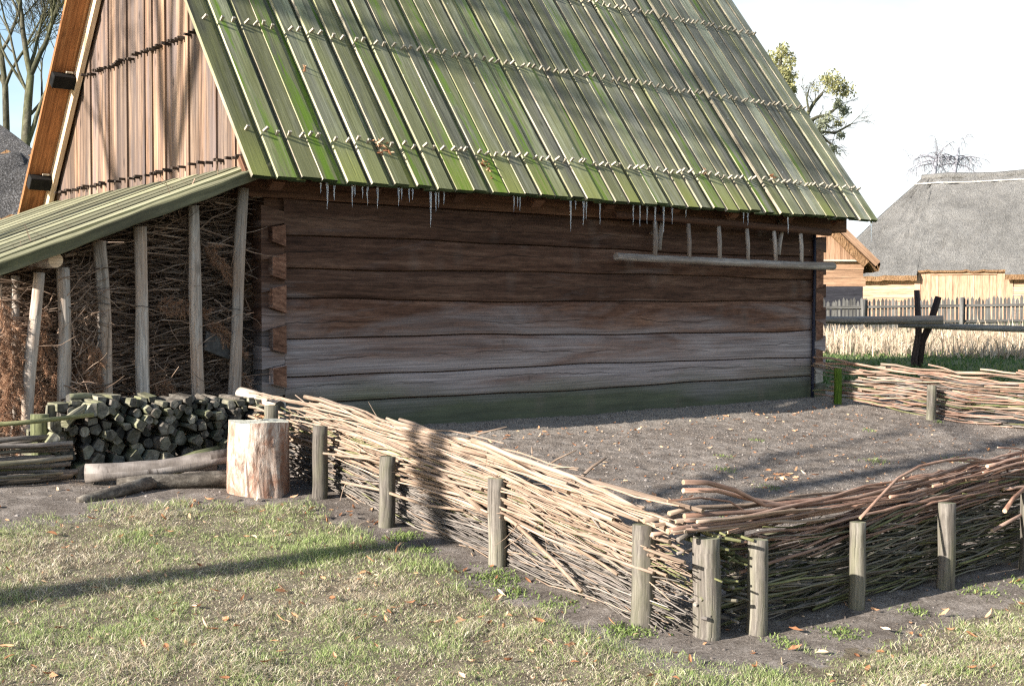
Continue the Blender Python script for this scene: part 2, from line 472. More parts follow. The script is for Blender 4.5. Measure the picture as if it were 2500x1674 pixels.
M['split'] = wood("split firewood face", (.065, .06, .043), (.155, .145, .108), (.29, .275, .215), gs=(3, 50), patch=(.15, .165, .075), patch_amt=.55, patch_sc=(3, 5), cracks=.4, var=.35, bump=.005)
M['cut'] = wood("grey cut end", (.045, .042, .038), (.115, .108, .094), (.23, .22, .19), gs=(14, 34), patch=(.07, .08, .04), patch_amt=.35, patch_sc=(6, 6), cracks=.35, var=.45, bump=.004)
M['thinrail'] = wood("grey rail", (.16, .14, .12), (.31, .28, .24), (.46, .43, .38), gs=(1.5, 50), cracks=.6)
M['darkpole'] = wood("dark stake", (.03, .02, .018), (.065, .042, .036), (.11, .075, .065), gs=(2, 40), cracks=.4)
M['ladder'] = wood("grey ladder wood", (.17, .15, .135), (.31, .28, .255), (.45, .41, .38), gs=(1.5, 55), patch=(.18, .12, .09), patch_amt=.5, cracks=.6, var=.15)
M['picket'] = wood("grey picket", (.045, .044, .042), (.088, .086, .081), (.14, .138, .13), gs=(2, 50), cracks=.3, var=.4)  # extra dark: shade on the picket faces put into the colour
M['orange'] = wood("orange board", (.17, .10, .062), (.28, .172, .108), (.39, .255, .172), gs=(.8, 40), cracks=.3, var=.2)
M['lightboard'] = wood("light barn board", (.24, .145, .095), (.36, .225, .15), (.47, .31, .22), gs=(.6, 20), cracks=.3, var=.12)
M['tar'] = wood("dark plinth", (.02, .02, .025), (.035, .035, .045), (.055, .055, .065), gs=(1, 20), cracks=0)

def birch_mat():
    t = NT("birch bark"); v, r = t.shifted()
    n = t.noise(t.mapv(v, (14, 2.5, 1)), 1, 5, .65)
    n2 = t.noise(t.mapv(v, (3, 5, 1)), 1, 4)
    c = t.ramp(n2, [(.36, (.10, .085, .075)), (.5, (.21, .185, .17)), (.64, (.32, .29, .275))])
    c = t.mix(t.ramp(n, [(.34, .9), (.43, 0.0)]), c, (.06, .048, .042))
    return t.finish(c, .75, t.bump(n, .005))
M['birch'] = birch_mat()

def stump_mat():
    t = NT("barkless stump side"); v, r = t.shifted()
    p = t.pos()
    n = t.noise(t.mapv(p, (17, 17, 5.5)), 1, 7, .7, .8)
    n2 = t.noise(t.mapv(p, (7, 7, 4)), 1, 5, .65, 1.2)
    c = t.ramp(n, [(.32, (.13, .085, .065)), (.46, (.36, .27, .22)), (.60, (.56, .48, .42))])
    c = t.mix(t.math('MULTIPLY', t.ramp(n2, [(.46, 0.0), (.58, 1.0)]), .8), c, (.24, .115, .072))
    cr = t.noise(t.mapv(p, (22, 22, 1.3)), 1, 3, .5, .4)
    c = t.mix(t.ramp(cr, [(.31, .8), (.35, 0.0)]), c, (.10, .065, .05))
    return t.finish(c, .8, t.bump(t.math('ADD', n, t.math('MULTIPLY', cr, .5)), .02))
M['stump'] = stump_mat()
def stumptop_mat():
    t = NT("stump top"); p = t.pos()
    n = t.noise(p, 14, 6, .7, .5); n2 = t.noise(p, 60, 3)
    c = t.ramp(n, [(.3, (.22, .23, .15)), (.5, (.42, .41, .32)), (.7, (.58, .55, .47))])
    return t.finish(t.mix(.3, c, t.ramp(n2, [(.3, .1), (.7, .6)])), .9, t.bump(n, .01))
M['stumptop'] = stumptop_mat()

def ground_mat():
    t = NT("ground soil and turf")
    p = t.pos(); x, y, z = t.sep(p)
    big = t.noise(p, .9, 4, .55); med = t.noise(p, 7, 5, .6); fine = t.noise(p, 55, 5, .7); vf = t.noise(p, 220, 3, .6)
    soil = t.ramp(t.math('ADD', t.math('MULTIPLY', fine, .55), t.math('MULTIPLY', med, .45)), [(.38, (.10, .083, .071)), (.5, (.22, .19, .166)), (.62, (.36, .32, .29))])
    soil = t.mix(t.ramp(vf, [(.66, 0.0), (.72, .5)]), soil, (.42, .39, .36))
    soil = t.mix(t.math('MULTIPLY', t.ramp(big, [(.35, 1.0), (.6, 0.0)]), .35), soil, (.10, .082, .070))
    sand = t.ramp(fine, [(.3, (.21, .185, .16)), (.7, (.40, .365, .325))])
    smask = t.math('MULTIPLY', t.ramp(t.math('ADD', t.math('MULTIPLY', y, .5), t.math('ADD', .8, t.math('MULTIPLY', med, .12))), [(.45, 0.0), (.64, 1.0)]), .65)
    soil = t.mix(smask, soil, sand)
    turf = t.ramp(t.math('ADD', t.math('MULTIPLY', fine, .6), t.math('MULTIPLY', med, .4)), [(.36, (.085, .066, .05)), (.5, (.18, .15, .10)), (.64, (.31, .27, .185))])
    green = t.ramp(med, [(.35, (.05, .085, .022)), (.65, (.13, .17, .05))])
    far = t.math('MAXIMUM', t.ramp(t.math('MULTIPLY', x, .05), [(.39, 0.0), (.46, 1.0)]), t.ramp(t.math('MULTIPLY', y, .05), [(.1, 0.0), (.2, 1.0)]))
    # dead thatch and moss of the lawn, up to a ragged edge beside the fences
    wob = t.math('MULTIPLY', t.math('SUBTRACT', med, .5), .5)
    ln1 = t.math('LESS_THAN', t.math('ADD', x, wob), -.86); ln2 = t.math('LESS_THAN', t.math('ADD', y, wob), -1.95)
    ln3 = t.math('LESS_THAN', t.math('ADD', y, wob), -5.62)
    lawn = t.math('MAXIMUM', t.math('MULTIPLY', ln1, ln2), ln3)
    soil = t.mix(t.math('MULTIPLY', lawn, .8), soil, turf)
    c = t.mix(t.math('MULTIPLY', far, .8), soil, green)
    h = t.math('ADD', t.math('MULTIPLY', fine, .7), t.math('MULTIPLY', vf, .5))
    return t.finish(c, .95, t.bump(h, .018), .1)
M['ground'] = ground_mat()

def ramp_mat(name, stops, trans=0, rough=.8, spec=.15, attr=True, bumpn=None):
    t = NT(name)
    f = t.attr() if attr else t.n("ShaderNodeObjectInfo").outputs['Random']
    c = t.ramp(f, stops)
    return t.finish(c, rough, None, spec, trans)
M['grass'] = ramp_mat("lawn blades", [(0, (.25, .18, .125)), (.2, (.46, .38, .275)), (.45, (.70, .635, .50)), (.55, (.44, .46, .25)), (.75, (.28, .345, .13)), (1, (.15, .235, .06))], .3)
M['fargrass'] = ramp_mat("green strip blades", [(0, (.05, .10, .035)), (.6, (.10, .17, .05)), (1, (.25, .27, .11))], .3)
M['reed'] = ramp_mat("dry reed stubble", [(0, (.26, .19, .135)), (.5, (.46, .365, .265)), (1, (.62, .52, .40))], .2)
M['leaf'] = ramp_mat("dry fallen leaf", [(0, (.26, .12, .06)), (.35, (.46, .235, .125)), (.7, (.60, .37, .22)), (1, (.70, .55, .40))], .2, attr=False)
M['leaf_attr'] = ramp_mat("dry leaf litter", [(0, (.18, .08, .04)), (.35, (.34, .16, .085)), (.7, (.48, .28, .16)), (1, (.6, .46, .32))], .2)
M['clod'] = ramp_mat("soil crumb", [(0, (.11, .09, .077)), (.8, (.235, .20, .174)), (1, (.40, .355, .32))], 0, .95, .05)
M['needle'] = ramp_mat("dead needles", [(0, (.19, .10, .06)), (.5, (.35, .20, .125)), (1, (.50, .33, .22))], .2)
M['weed'] = ramp_mat("chickweed", [(0, (.08, .125, .03)), (.5, (.17, .235, .07)), (1, (.31, .36, .15))], .3)
M['mistle'] = ramp_mat("mistletoe leaves", [(0, (.15, .16, .075)), (.5, (.27, .27, .12)), (1, (.42, .39, .2))], .3)
M['mistle_shaded'] = ramp_mat("shaded mistletoe leaves", [(0, (.14, .16, .11)), (.5, (.22, .24, .17)), (1, (.31, .32, .21))], .3)  # duller copy of the leaf colour, shade painted in

def thatch_mat(name, a, b, c3, sc=(18, 18, 5)):
    t = NT(name); o = t.pos()
    n = t.noise(t.mapv(o, sc), 1, 6, .72, .2); n2 = t.noise(o, .6, 3); n3 = t.noise(o, 2.6, 4, .6)
    c = t.ramp(n, [(.28, a), (.5, b), (.72, c3)])
    c = t.mix(1.0, c, t.ramp(n2, [(.3, .8), (.7, 1.18)]), 'MULTIPLY')
    c = t.mix(1.0, c, t.ramp(n3, [(.3, .85), (.7, 1.15)]), 'MULTIPLY')
    return t.finish(c, .95, t.bump(t.math('ADD', n, n3), .12), .1)
M['thatch'] = thatch_mat("grey thatch", (.10, .097, .093), (.185, .18, .173), (.275, .27, .26), (22, 22, 9))
M['thatch_near'] = thatch_mat("near grey thatch", (.02, .019, .019), (.09, .087, .087), (.34, .34, .35), (34, 34, 13))
M['reedend'] = thatch_mat("thatch eave ends", (.12, .065, .035), (.27, .16, .085), (.42, .28, .17), (24, 24, 6))
M['ridgeline'] = thatch_mat("pale ridge straw", (.35, .33, .31), (.5, .48, .45), (.62, .6, .57))
t = NT("ice"); M['ice'] = t.finish((.9, .95, 1.0), .12, None, .5, 0, Transmission_Weight=.75, IOR=1.31)
t = NT("dark cable"); M['shadow_gap_strip'] = t.finish((.012, .014, .03), .6)
t = NT("wire"); M['wire'] = t.finish((.05, .045, .04), .5)
t = NT("grey panel"); M['panel'] = t.finish((.42, .46, .52), .7)
t = NT("rough grey slate stone"); M['slate'] = t.finish(t.ramp(t.noise(t.pos(), 20, 5), [(.3, (.045, .042, .04)), (.7, (.11, .105, .10))]), .8)

# ------------------------------------------------------------------ ground sheet
def axis(a, b, st, far):
    core = list(np.arange(a, b + 1e-6, st))
    lo, hi, s = [], [], st
    p = a
    while p > -far:
        s *= 1.16; p -= s; lo.append(p)
    s = st; p = b
    while p < far:
        s *= 1.16; p += s; hi.append(p)
    return np.array(lo[::-1] + core + hi)
gx, gy = axis(-4.2, 8.4, .034, 700), axis(-7.9, .4, .034, 700)
GX, GY = np.meshgrid(gx, gy)
GZ = terrain(GX, GY)
nx, ny = len(gx), len(gy)
vs = np.stack([GX, GY, GZ], -1).reshape(-1, 3)
ii = np.arange(nx * ny).reshape(ny, nx)
fs = np.stack([ii[:-1, :-1], ii[:-1, 1:], ii[1:, 1:], ii[1:, :-1]], -1).reshape(-1, 4)
def np_mesh(name, v, f, mat, rnd=None, smooth=False):
    k = f.shape[1]
    me = bpy.data.meshes.new(name)
    me.vertices.add(len(v)); me.vertices.foreach_set("co", v.astype(np.float32).ravel())
    me.loops.add(f.size); me.loops.foreach_set("vertex_index", f.astype(np.int32).ravel())
    me.polygons.add(len(f)); me.polygons.foreach_set("loop_start", np.arange(0, f.size, k, dtype=np.int32))
    if smooth: me.polygons.foreach_set("use_smooth", np.ones(len(f), dtype=bool))
    if rnd is not None:
        at = me.attributes.new("rnd", 'FLOAT', 'POINT'); at.data.foreach_set("value", rnd.astype(np.float32))
    me.materials.append(mat)
    me.update(calc_edges=True); me.validate()
    o = bpy.data.objects.new(name, me); COL.objects.link(o)
    return o
tag(np_mesh("ground", vs, fs, M['ground'], smooth=True), kind='structure')

# ------------------------------------------------------------------ the log barn
PR = R(52.8)
EZ, EY = 2.60, -.35                       # eave line
UP = Vector((0, math.cos(PR), math.sin(PR)))
NR = Vector((0, -math.sin(PR), math.cos(PR)))
X0, X1 = -.276, 7.724
YF = 5.0                                  # far eave
RY = (EY + YF) / 2
SLOPE = (RY - EY) / math.cos(PR)
barn = thing("log_barn", (3.6, 2.3, .545), "old dark log barn with steep mossy green board roof and pegged plank gable", "barn")

# wall logs
zb = [.38, .8245, 1.05, 1.3535, 1.681, 1.945, 2.198, 2.50]
WL = 7.25
def wave(x, k): return .011 * math.sin(x * .9 + k * 2.1) + .005 * math.sin(x * 2.3 + k * 3) + .003 * math.sin(x * 5.1 + k)
for i in range(7):
    b = B(); r = (rng.randrange(6) + (.5, .85, .85, .8, .42, .16, .26)[i]) / 7.3
    z0, z1 = zb[i], zb[i + 1]
    N = 40
    xa = .21 if i < 7 else 0
    xs = [xa + (7.04 - xa) * k / N for k in range(N + 1)]
    rows = [(0.0, .03), (.018, .004), (.10, -.003), (.5, -.008), (.9, -.002), (.982, .004), (1.0, .03)]
    vs, fs, uv = [], [], []
    bow = rng.uniform(-.006, .008)
    for k, x in enumerate(xs):
        lo = z0 + (wave(x, i) if i else 0) + .003; hi = z1 + wave(x, i + 1) - .003
        for q, yy in rows:
            vs.append((x, yy + bow + .005 * math.sin(x * 2 + i * 1.7 + q * 4), lerp(lo, hi, q)))
    n = len(rows)
    for k in range(N):
        for q in range(n - 1):
            fs.append((k * n + q, (k + 1) * n + q, (k + 1) * n + q + 1, k * n + q + 1))
            h0, h1 = (z1 - z0) * rows[q][0], (z1 - z0) * rows[q + 1][0]
            uv.append([(xs[k], h0), (xs[k + 1], h0), (xs[k + 1], h1), (xs[k], h1)])
    b.piece(vs, fs, uv, r)
    # dovetailed ends of this log at both corners
    h = z1 - z0
    c = (z0 + z1) / 2
    lo0 = z0 + .004 if i == 0 else z0 + h * .20
    lo1 = z0 + .004 if i == 0 else z0 + h * .34
    for sx, xa, xb in ((1, 0.0, .2085), (-1, WL, 7.042)):
        j = rng.uniform(-.012, .012)
        a0, a1 = lo0, z1 - h * .17 + j
        b0, b1 = lo1, z1 - h * .32 + j
        yf = -.012 if sx > 0 else -.03
        P = [(xa, yf, a0), (xb, yf, b0), (xb, yf, b1), (xa, yf, a1)]
        b.prism(P, (0, .15, 0), r, udir=(1, 0, 0))
    b.build("wall_log", M['log'], barn)
# ends of the cross logs
ends = [(.8245, .105, 0), (1.05, .12, 1), (1.3535, .15, 1), (1.681, .145, 1), (1.945, .14, 1), (2.198, .115, 1)]
for z, h, br in ends:
    for side in (0, 1):
        b = B()
        k1 = rng.uniform(.85, 1.1)
        if side == 0:
            xa, xb = .075, .205
            P = [(xa, -.055, z - h * .62 * k1 + .01), (xb, -.055, z - h * .80), (xb, -.055, z + h * .80), (xa, -.055, z + h * .60)]
            if not br: P = [(.075, -.06, z - .075), (.19, -.06, z - .085), (.19, -.06, z + .055), (.075, -.06, z + .045)]
        else:
            xa, xb = 7.045, 7.18
            P = [(xa, -.05, z - h * .8), (xb, -.05, z - h * .62), (xb, -.05, z + h * .6), (xa, -.05, z + h * .8)]
        b.prism(P, (0, .20, 0), None, 1, 0, udir=(0, 1, 0) if False else None)
        if side == 0:
            b.box((.012, .012, z - h * .78), (0, .14, 0), (.19, 0, 0), (0, 0, h * 1.5), mat=1)
        b.build("log_end", [M['logend'] if br else M['logend_grey'], M['log'] if br else M['logend_grey']], barn, bevel=.004)
# added liner stops light leaking between the logs; other walls
b = B()
b.box((.05, .036, .4), (7.1, 0, 0), (0, .11, 0), (0, 0, 2.1))
b.build("light_leak_liner", M['eave'], barn)
b = B()
for i in range(24):
    ya, yb = i * .194, i * .194 + .188
    tpz = lambda yy: EZ + (min(yy - EY, YF - yy)) * math.tan(PR) - .12
    b.prism([(7.2, ya, 2.5), (7.2, yb, 2.5), (7.2, yb, tpz(yb)), (7.2, ya, tpz(ya))], (.03, 0, 0), udir=(0, 0, 1))
b.build("far_gable_wall", M['gable'], barn)
b = B()
for i in range(7):
    b.box((.03, .152, zb[i] + .003), (0, 4.42, 0), (.15, 0, 0), (0, 0, zb[i + 1] - zb[i] - .006))
    b.box((7.07, .152, zb[i] + .003), (0, 4.42, 0), (.15, 0, 0), (0, 0, zb[i + 1] - zb[i] - .006))
    b.box((.03, 4.575, zb[i] + .003), (7.19, 0, 0), (0, .15, 0), (0, 0, zb[i + 1] - zb[i] - .006))
b.build("side_walls", M['log'], barn)
# wall plate, soffit, rafters under the eave
b = B()
b.box((-.2, -.02, 2.503), (7.85, 0, 0), (0, .2, 0), (0, 0, .16))
b.build("wall_plate", M['eave'], barn, bevel=.006)
b = B()
b.box(Vector((-.27, EY, EZ)) + UP * .10 - NR * .062, (7.98, 0, 0), UP * .16, NR * .05)
b.build("eave_lath", M['eave'], barn)
for i in range(9):
    b = B(); x = -.02 + i * .9
    b.box(Vector((x, EY, EZ)) + UP * .06 - NR * .17, UP * (SLOPE - .2), (.11, 0, 0), NR * .10)
    b.build("rafter", M['eave'], barn)

# front roof slope: lower boards, then upper boards lapping over the gaps
b = B()
bx = [X0]
while bx[-1] < X1 - .1: bx.append(bx[-1] + rng.uniform(.178, .246))
sc = (X1 - .155 - X0) / (bx[-1] - X0)
bx = [X0 + (v - X0) * sc for v in bx]
E0 = Vector((0, EY, EZ))
uppers = []
for i, x in enumerate(bx):
    r = rng.random()
    wd = rng.uniform(.138, .182) if i else .16
    if i < len(bx) - 1:
        xl = x + wd - .05
        wl_ = max(bx[i + 1] + .05 - xl, .08)
        jl = rng.uniform(-.012, .012)
        b.box(E0 + Vector((xl, 0, 0)) + UP * (.012 + jl), UP * (SLOPE - .02), (wl_, 0, 0), NR * .022, cap=1)
    j = rng.uniform(-.015, .012)
    skew = rng.uniform(-.006, .006)
    lift = rng.uniform(.0, .009)
    th = rng.uniform(.032, .040); cup = rng.uniform(.0, .008)
    b.box(E0 + Vector((x, 0, 0)) + UP * j + NR * (.0235 + lift + cup), UP * (SLOPE - j) + Vector((skew, 0, 0)), Vector((wd, 0, 0)) - NR * cup, NR * th, r, cap=1, u0=j, edge=2)
    uppers.append((x, wd, skew, .0235 + lift + .042))
roofo = b.build("roof_slope", [M['roof'], M['roof_end'], M['roof_edge']], barn)
# far slope, seen only from below at the gable
b = B()
UPF = Vector((0, -math.cos(PR), math.sin(PR))); NF = Vector((0, math.sin(PR), math.cos(PR)))
xx = X0 - .06
while xx < X1:
    ww = rng.uniform(.18, .24)
    if xx < 0: ww = .32
    b.box(Vector((xx, YF, EZ)), UPF * SLOPE, (min(ww, X1 - xx) - .004, 0, 0), NF * .045)
    xx += ww
b.build("far_roof_slope", M['warm'], barn)
b = B()
b.box(Vector((-.10, YF, EZ)) + UPF * .12 - NF * .13, UPF * (SLOPE - .2), (.05, 0, 0), NF * .128)
b.build("verge_board", M['pale'], barn)
for s_ in (.5, 1.74, 3.05):
    b = B()
    b.box(Vector((-.33, YF, EZ)) + UPF * (s_ - .07) - NF * .105, UPF * .14, (.31, 0, 0), NF * .103)
    b.build("purlin_end", M['darkblock'], barn, bevel=.006)
b = B()
for s_ in (.6, 1.84, 3.1):
    b.tube([Vector((-.13, YF, EZ)) + UPF * s_ - NF * .05, Vector((-.20, YF, EZ)) + UPF * s_ - NF * .05], .012, 6)
b.build("peg", M['peg'], barn)
b = B()
b.box((X0 - .02, RY - .09, EZ + SLOPE * math.sin(PR) - .01), (X1 - X0 + .04, 0, 0), (0, .18, .0), (0, 0, .07))
b.build("ridge_cap", M['roof'], barn)

# roof pegs: two on every upper board in three rows
def peg_mesh():
    p = B()
    p.prism([(-.011, -.006, -.03), (.011, -.006, -.03), (.013, -.007, .062), (-.013, -.007, .068)], (0, .016, 0), .5, udir=(0, 0, 1))
    o = p.build("peg", M['peg']); me = o.data
    bpy.data.objects.remove(o); return me
pm = [peg_mesh() for _ in range(4)]
rest = B(); npeg = 0
for row, s_ in enumerate((.455, 1.745, 3.04)):
    for i, (x, wd, sk, nz) in enumerate(uppers):
        for q in ((.62,) if i == 0 else (.22, .80)):
            px = x + wd * q + sk * s_ / SLOPE + rng.uniform(-.012, .012)
            pp = E0 + Vector((px, 0, 0)) + UP * (s_ + rng.uniform(-.02, .02)) + NR * (nz - .012)
            ez = (NR * .92 + UP * -.1 + Vector((rng.uniform(-.25, .25), 0, 0))).normalized()
            ex = (Vector((1, 0, 0)) - ez * ez.x).normalized()
            mt = Matrix((ex, ez.cross(ex), ez)).transposed()
            if npeg < 100:
                o = bpy.data.objects.new("peg", pm[npeg % 4]); COL.objects.link(o); o.parent = roofo
                o.location = pp - OFF[barn]; o.rotation_euler = mt.to_euler(); npeg += 1
            else:
                k = Matrix.Rotation(rng.uniform(-.3, .3), 3, 'Z')
                P = [mt @ Vector(c) + pp for c in ((-.011, -.006, -.03), (.011, -.006, -.03), (.013, -.007, .062), (-.013, -.007, .068))]
                rest.prism(P, mt @ Vector((0, .016, 0)))
tag(rest.build("peg_rows", M['peg'], roofo), kind='stuff')

# gable boards
b = B(); gp = []
y = .02
GB = 2.70
while y < 4.62:
    wd = rng.uniform(.13, .22); dx = rng.choice([0, 0, .012, .02])
    def top(yy): return EZ + (min(yy - EY, YF - yy)) * math.tan(PR) - .12
    ym = y + wd
    bot = GB + rng.uniform(-.012, .012) - (.04 if y > 3.6 else 0)
    P = [(-.012 - dx, y, bot), (-.012 - dx, ym - .004, bot), (-.012 - dx, ym - .004, top(ym)), (-.012 - dx, y, top(y))]
    if y < RY < ym: P.insert(3, (-.012 - dx, RY, top(RY)))
    b.prism(P, (.028, 0, 0), udir=(0, 0, 1))
    if rng.random() < .13 :
        b.prism([(-.030 - dx, ym - .03, bot - .004), (-.030 - dx, ym + .025, bot - .004), (-.030 - dx, ym + .025, top(ym + .025) - .01), (-.030 - dx, ym - .03, top(ym - .03) - .01)], (.017, 0, 0), udir=(0, 0, 1))
    for f in (.3, .72):
        if top(y + wd * f) > 4.15: gp.append((y + wd * f, 4.0, dx))
    gp.append((y + wd * .35, 2.86, dx)); 
    if rng.random() < .6: gp.append((y + wd * .6, 2.855, dx))
    y = ym
gabo = b.build("gable_wall", M['gable'], barn)
gm = []
for k in range(3):
    p = B(); p.box((-.06, -.014, -.011), (.07, 0, 0), (0, .028, 0), (0, 0, .022)); o = p.build("peg", M['pegdark']); gm.append(o.data); bpy.data.objects.remove(o)
for y, z, dx in gp:
    o = bpy.data.objects.new("gable_peg", gm[rng.randrange(3)]); COL.objects.link(o); o.parent = gabo
    o.location = Vector((-.02 - dx, y, z + rng.uniform(-.012, .012))) - OFF[barn]
    o.rotation_euler = (rng.uniform(-.2, .2), 0, rng.uniform(-.2, .2))
b = B()
b.box((-.06, .0, 2.50), (0, 4.66, 0), (.08, 0, 0), (0, 0, .16))
b.build("gable_beam", M['pole'], barn)
# dark tube standing for the shadow gap down the right corner
b = B()
b.tube([(7.03, -.03, 2.5), (7.035, -.035, 2.1), (7.02, -.035, 1.6), (7.015, -.035, 1.2), (7.0, -.04, .8), (6.98, -.05, .5)], .018, 6)
b.build("shadow_gap_strip", M['shadow_gap_strip'], barn, smooth=True)
# forked hooks carrying the ladder
for x in (4.42, 6.29):
    b = B()
    b.tube([(x - .02, -.13, 2.20), (x - .015, -.14, 2.33), (x, -.15, 2.42), (x + .07, -.10, 2.52), (x + .10, -.02, 2.58)], [.03, .029, .028, .024, .022], 8, wob=.08)
    b.tube([(x - .015, -.14, 2.36), (x - .015, -.05, 2.37), (x - .015, .02, 2.38)], .015, 6)
    b.build("ladder_hook", M['ladder'], barn, smooth=4)

# ladder
lad = thing("ladder", (5.45, -.2, 2.1), "grey pole ladder hung sideways under the barn eave", "ladder")
b = B(); b.tube([(3.74, -.20, 2.115), (4.5, -.2, 2.105), (5.3, -.2, 2.10), (6.2, -.2, 2.088), (7.16, -.2, 2.09)], [.036, .038, .04, .043, .045], 12, wob=.04)
b.build("rail", M['ladder'], lad, smooth=4)
b = B(); b.tube([(3.7, -.22, 2.52), (4.6, -.22, 2.515), (5.5, -.22, 2.50), (6.4, -.22, 2.485), (7.05, -.22, 2.47)], [.036, .037, .038, .04, .042], 12, wob=.04)
b.build("rail", M['eave'], lad, smooth=4)
for xa, xb in ((4.26, 4.27), (4.74, 4.77), (5.2, 5.23), (5.64, 5.68), (6.08, 6.14), (6.54, 6.58)):
    b = B(); b.tube([(xa, -.215, 2.5), ((xa + xb) / 2 + .01, -.21, 2.3), (xb, -.205, 2.09)], [.021, .024, .022], 8, wob=.06)
    b.build("rung", M['ladder'], lad, smooth=4)

# icicles
ice = [(.36, .07), (.42, .19), (.485, .13), (.655, .17), (.68, .08), (.755, .09), (.80, .15), (.90, .17), (1.11, .14), (1.14, .08), (1.215, .1), (1.25, .08), (1.435, .30), (1.49, .17), (1.52, .13), (1.575, .10),
       (2.35, .12), (2.39, .08), (2.42, .11), (3.03, .28), (3.09, .07), (3.19, .22), (3.225, .16), (3.40, .20), (3.84, .18), (3.93, .20), (4.03, .17), (4.14, .22), (4.26, .24), (4.38, .15), (4.58, .08), (5.45, .10), (5.52, .12), (6.18, .19), (7.68, .22)]
ordn = ["first", "second", "third", "fourth", "fifth", "sixth", "seventh", "eighth", "ninth", "tenth", "eleventh", "twelfth", "thirteenth", "fourteenth", "fifteenth", "sixteenth", "seventeenth", "eighteenth", "nineteenth", "twentieth"]
ordn += ["twenty-" + o for o in ordn[:9]] + ["thirtieth"] + ["thirty-" + o for o in ordn[:9]]
for k, (x, L) in enumerate(ice):
    b = B(); z = EZ - .004
    pts = [(x + rng.uniform(-.003, .003), EY + .012 + rng.uniform(-.002, .002), z + .02 - (L + .02) * q) for q in (0, .12, .3, .5, .7, .87, 1)]
    r0 = .006 + L * .017
    b.tube(pts, [r0 * q * rng.uniform(.85, 1.1) for q in (1.25, 1.0, .8, .62, .45, .28, .06)], 7)
    size = "Long" if L > .21 else ("short" if L < .11 else "slender")
    tag(b.build("icicle", M['ice'], None, smooth=4, origin=(x, EY, z)), "%s icicle under the barn eave, %s along it from the gable corner" % (size.lower(), ordn[k]), "icicle", "icicles along the barn eave")

# ------------------------------------------------------------------ lean-to with brushwood
lean = thing("lean_to", (-1.1, .2, .55), "pole lean-to with sloping mossy board roof against the barn gable", "lean-to")
LA, LB = Vector((-.03, 0, 2.715)), Vector((-2.16, 0, 1.862))       # underside line high and low
LS = (LB - LA); LN = Vector((-LS.z, 0, LS.x)).normalized()
if LN.z < 0: LN = -LN
b = B(); y = -.26; k = 0
while y < 4.5:
    wd = rng.uniform(.19, .26)
    st = .0 if k % 2 == 0 else .024
    b.box(LA + Vector((0, y - (.03 if k % 2 else 0), 0)) + LN * (.012 + st), LS + LS.normalized() * rng.uniform(-.03, .04), (0, wd + .05, 0), LN * .024, cap=1)
    y += wd * .86; k += 1
b.build("roof_boards", [M['rake'], M['roof_end']], lean)
b = B()
vs, fs, uv = [], [], []
for k in range(25):
    q = k / 24; c = LA + LS * q * 1.01 + Vector((0, -.27, 0))
    for j, (ay, an) in enumerate(((.03, -.044), (0, -.045), (-.030, -.045), (-.034, -.036), (-.035, .030), (-.031, .040), (.01, .048), (.07, .050), (.10, .040))):      # wany slab
        wb = .003 * math.sin(q * 13 + j * .4) + .002 * math.sin(q * 37 + j * .7)
        vs.append(tuple(c + Vector((0, ay + wb, 0)) + LN * (an + wb)))
for k in range(24):
    for j in range(8):
        fs.append((k * 9 + j, k * 9 + j + 1, (k + 1) * 9 + j + 1, (k + 1) * 9 + j)); uv.append([(k * .09, j * .02), (k * .09, j * .02 + .02), (k * .09 + .09, j * .02 + .02), (k * .09 + .09, j * .02)])
b.piece(vs, fs, uv, .31)
b.piece(vs[-9:], [tuple(range(9))], [[(0, 0)] * 9], .31)
b.build("rake_board", [M['rake']], lean)
for yy in (.45, 2.2, 4.0):
    b = B(); b.tube([LA + Vector((-.02, yy, -.06)), LA + LS * .97 + Vector((0, yy, -.06))], .045, 8); b.build("rafter", M['pole'], lean, smooth=4)
b = B(); b.tube([(-1.72, -.22, 1.945), (-1.71, 1.2, 1.945), (-1.70, 4.3, 1.945)], .052, 14, cap=1, wob=.02)
b.build("plate_pole", [M['pole'], M['pale']], lean, smooth=4)
posts = [((-.30, .42), (-.17, 2.56), .05), ((-.56, .44), (-.60, 2.40), .052), ((-1.0, .44), (-1.03, 2.22), .053), ((-1.27, .44), (-1.34, 2.10), .054), ((-1.615, .44), (-1.625, 1.90), .05), ((-1.93, .42), (-1.80, 1.86), .047)]
for (xb, z0), (xt, z1), r in posts:
    b = B(); n = 15; ph = rng.random() * 6; kink = rng.uniform(.004, .014)
    pts = []; rr = []
    for k in range(n):
        q = k / (n - 1)
        pts.append((lerp(xb, xt, q) + kink * math.sin(q * 7 + ph), (-.09 if xb < -1.5 else -.045) + .01 * math.sin(q * 5 + ph * 2), lerp(z0, z1, q)))
        rr.append(r * (1.04 - .16 * q) * (1 + .05 * math.sin(q * 11 + ph)))
    b.tube(pts, rr, 14, wob=.025, cap=0)
    o = b.build("post", M['pole'], lean, smooth=4)
for xb, xt, y in ((-1.93, -1.90, .10), (-2.07, -2.02, .12)):
    b = B(); b.tube([(xb, y, .42), (xb + .012, y, .9), (xt - .01, y, 1.3), (xt, y, 1.84)], [.038, .036, .034, .032], 10, wob=.03); b.build("post", M['pole'], lean, smooth=4)
for x, z, r in ((-1.02, 1.62, .056), (-.27, 1.60, .052), (-1.33, 1.64, .056), (-1.87, 1.42, .05)):
    b = B(); b.tube([(x + r * math.cos(a), -.06 + r * math.sin(a), z + .004 * math.sin(a * 2)) for a in np.linspace(0, 6.283, 15)], .0025, 4, caps=False)
    b.build("wire_tie", M['wire'], lean)

def under(x): return lerp(LA.z, LB.z, (LA.x - x) / (LA.x - LB.x)) - .05
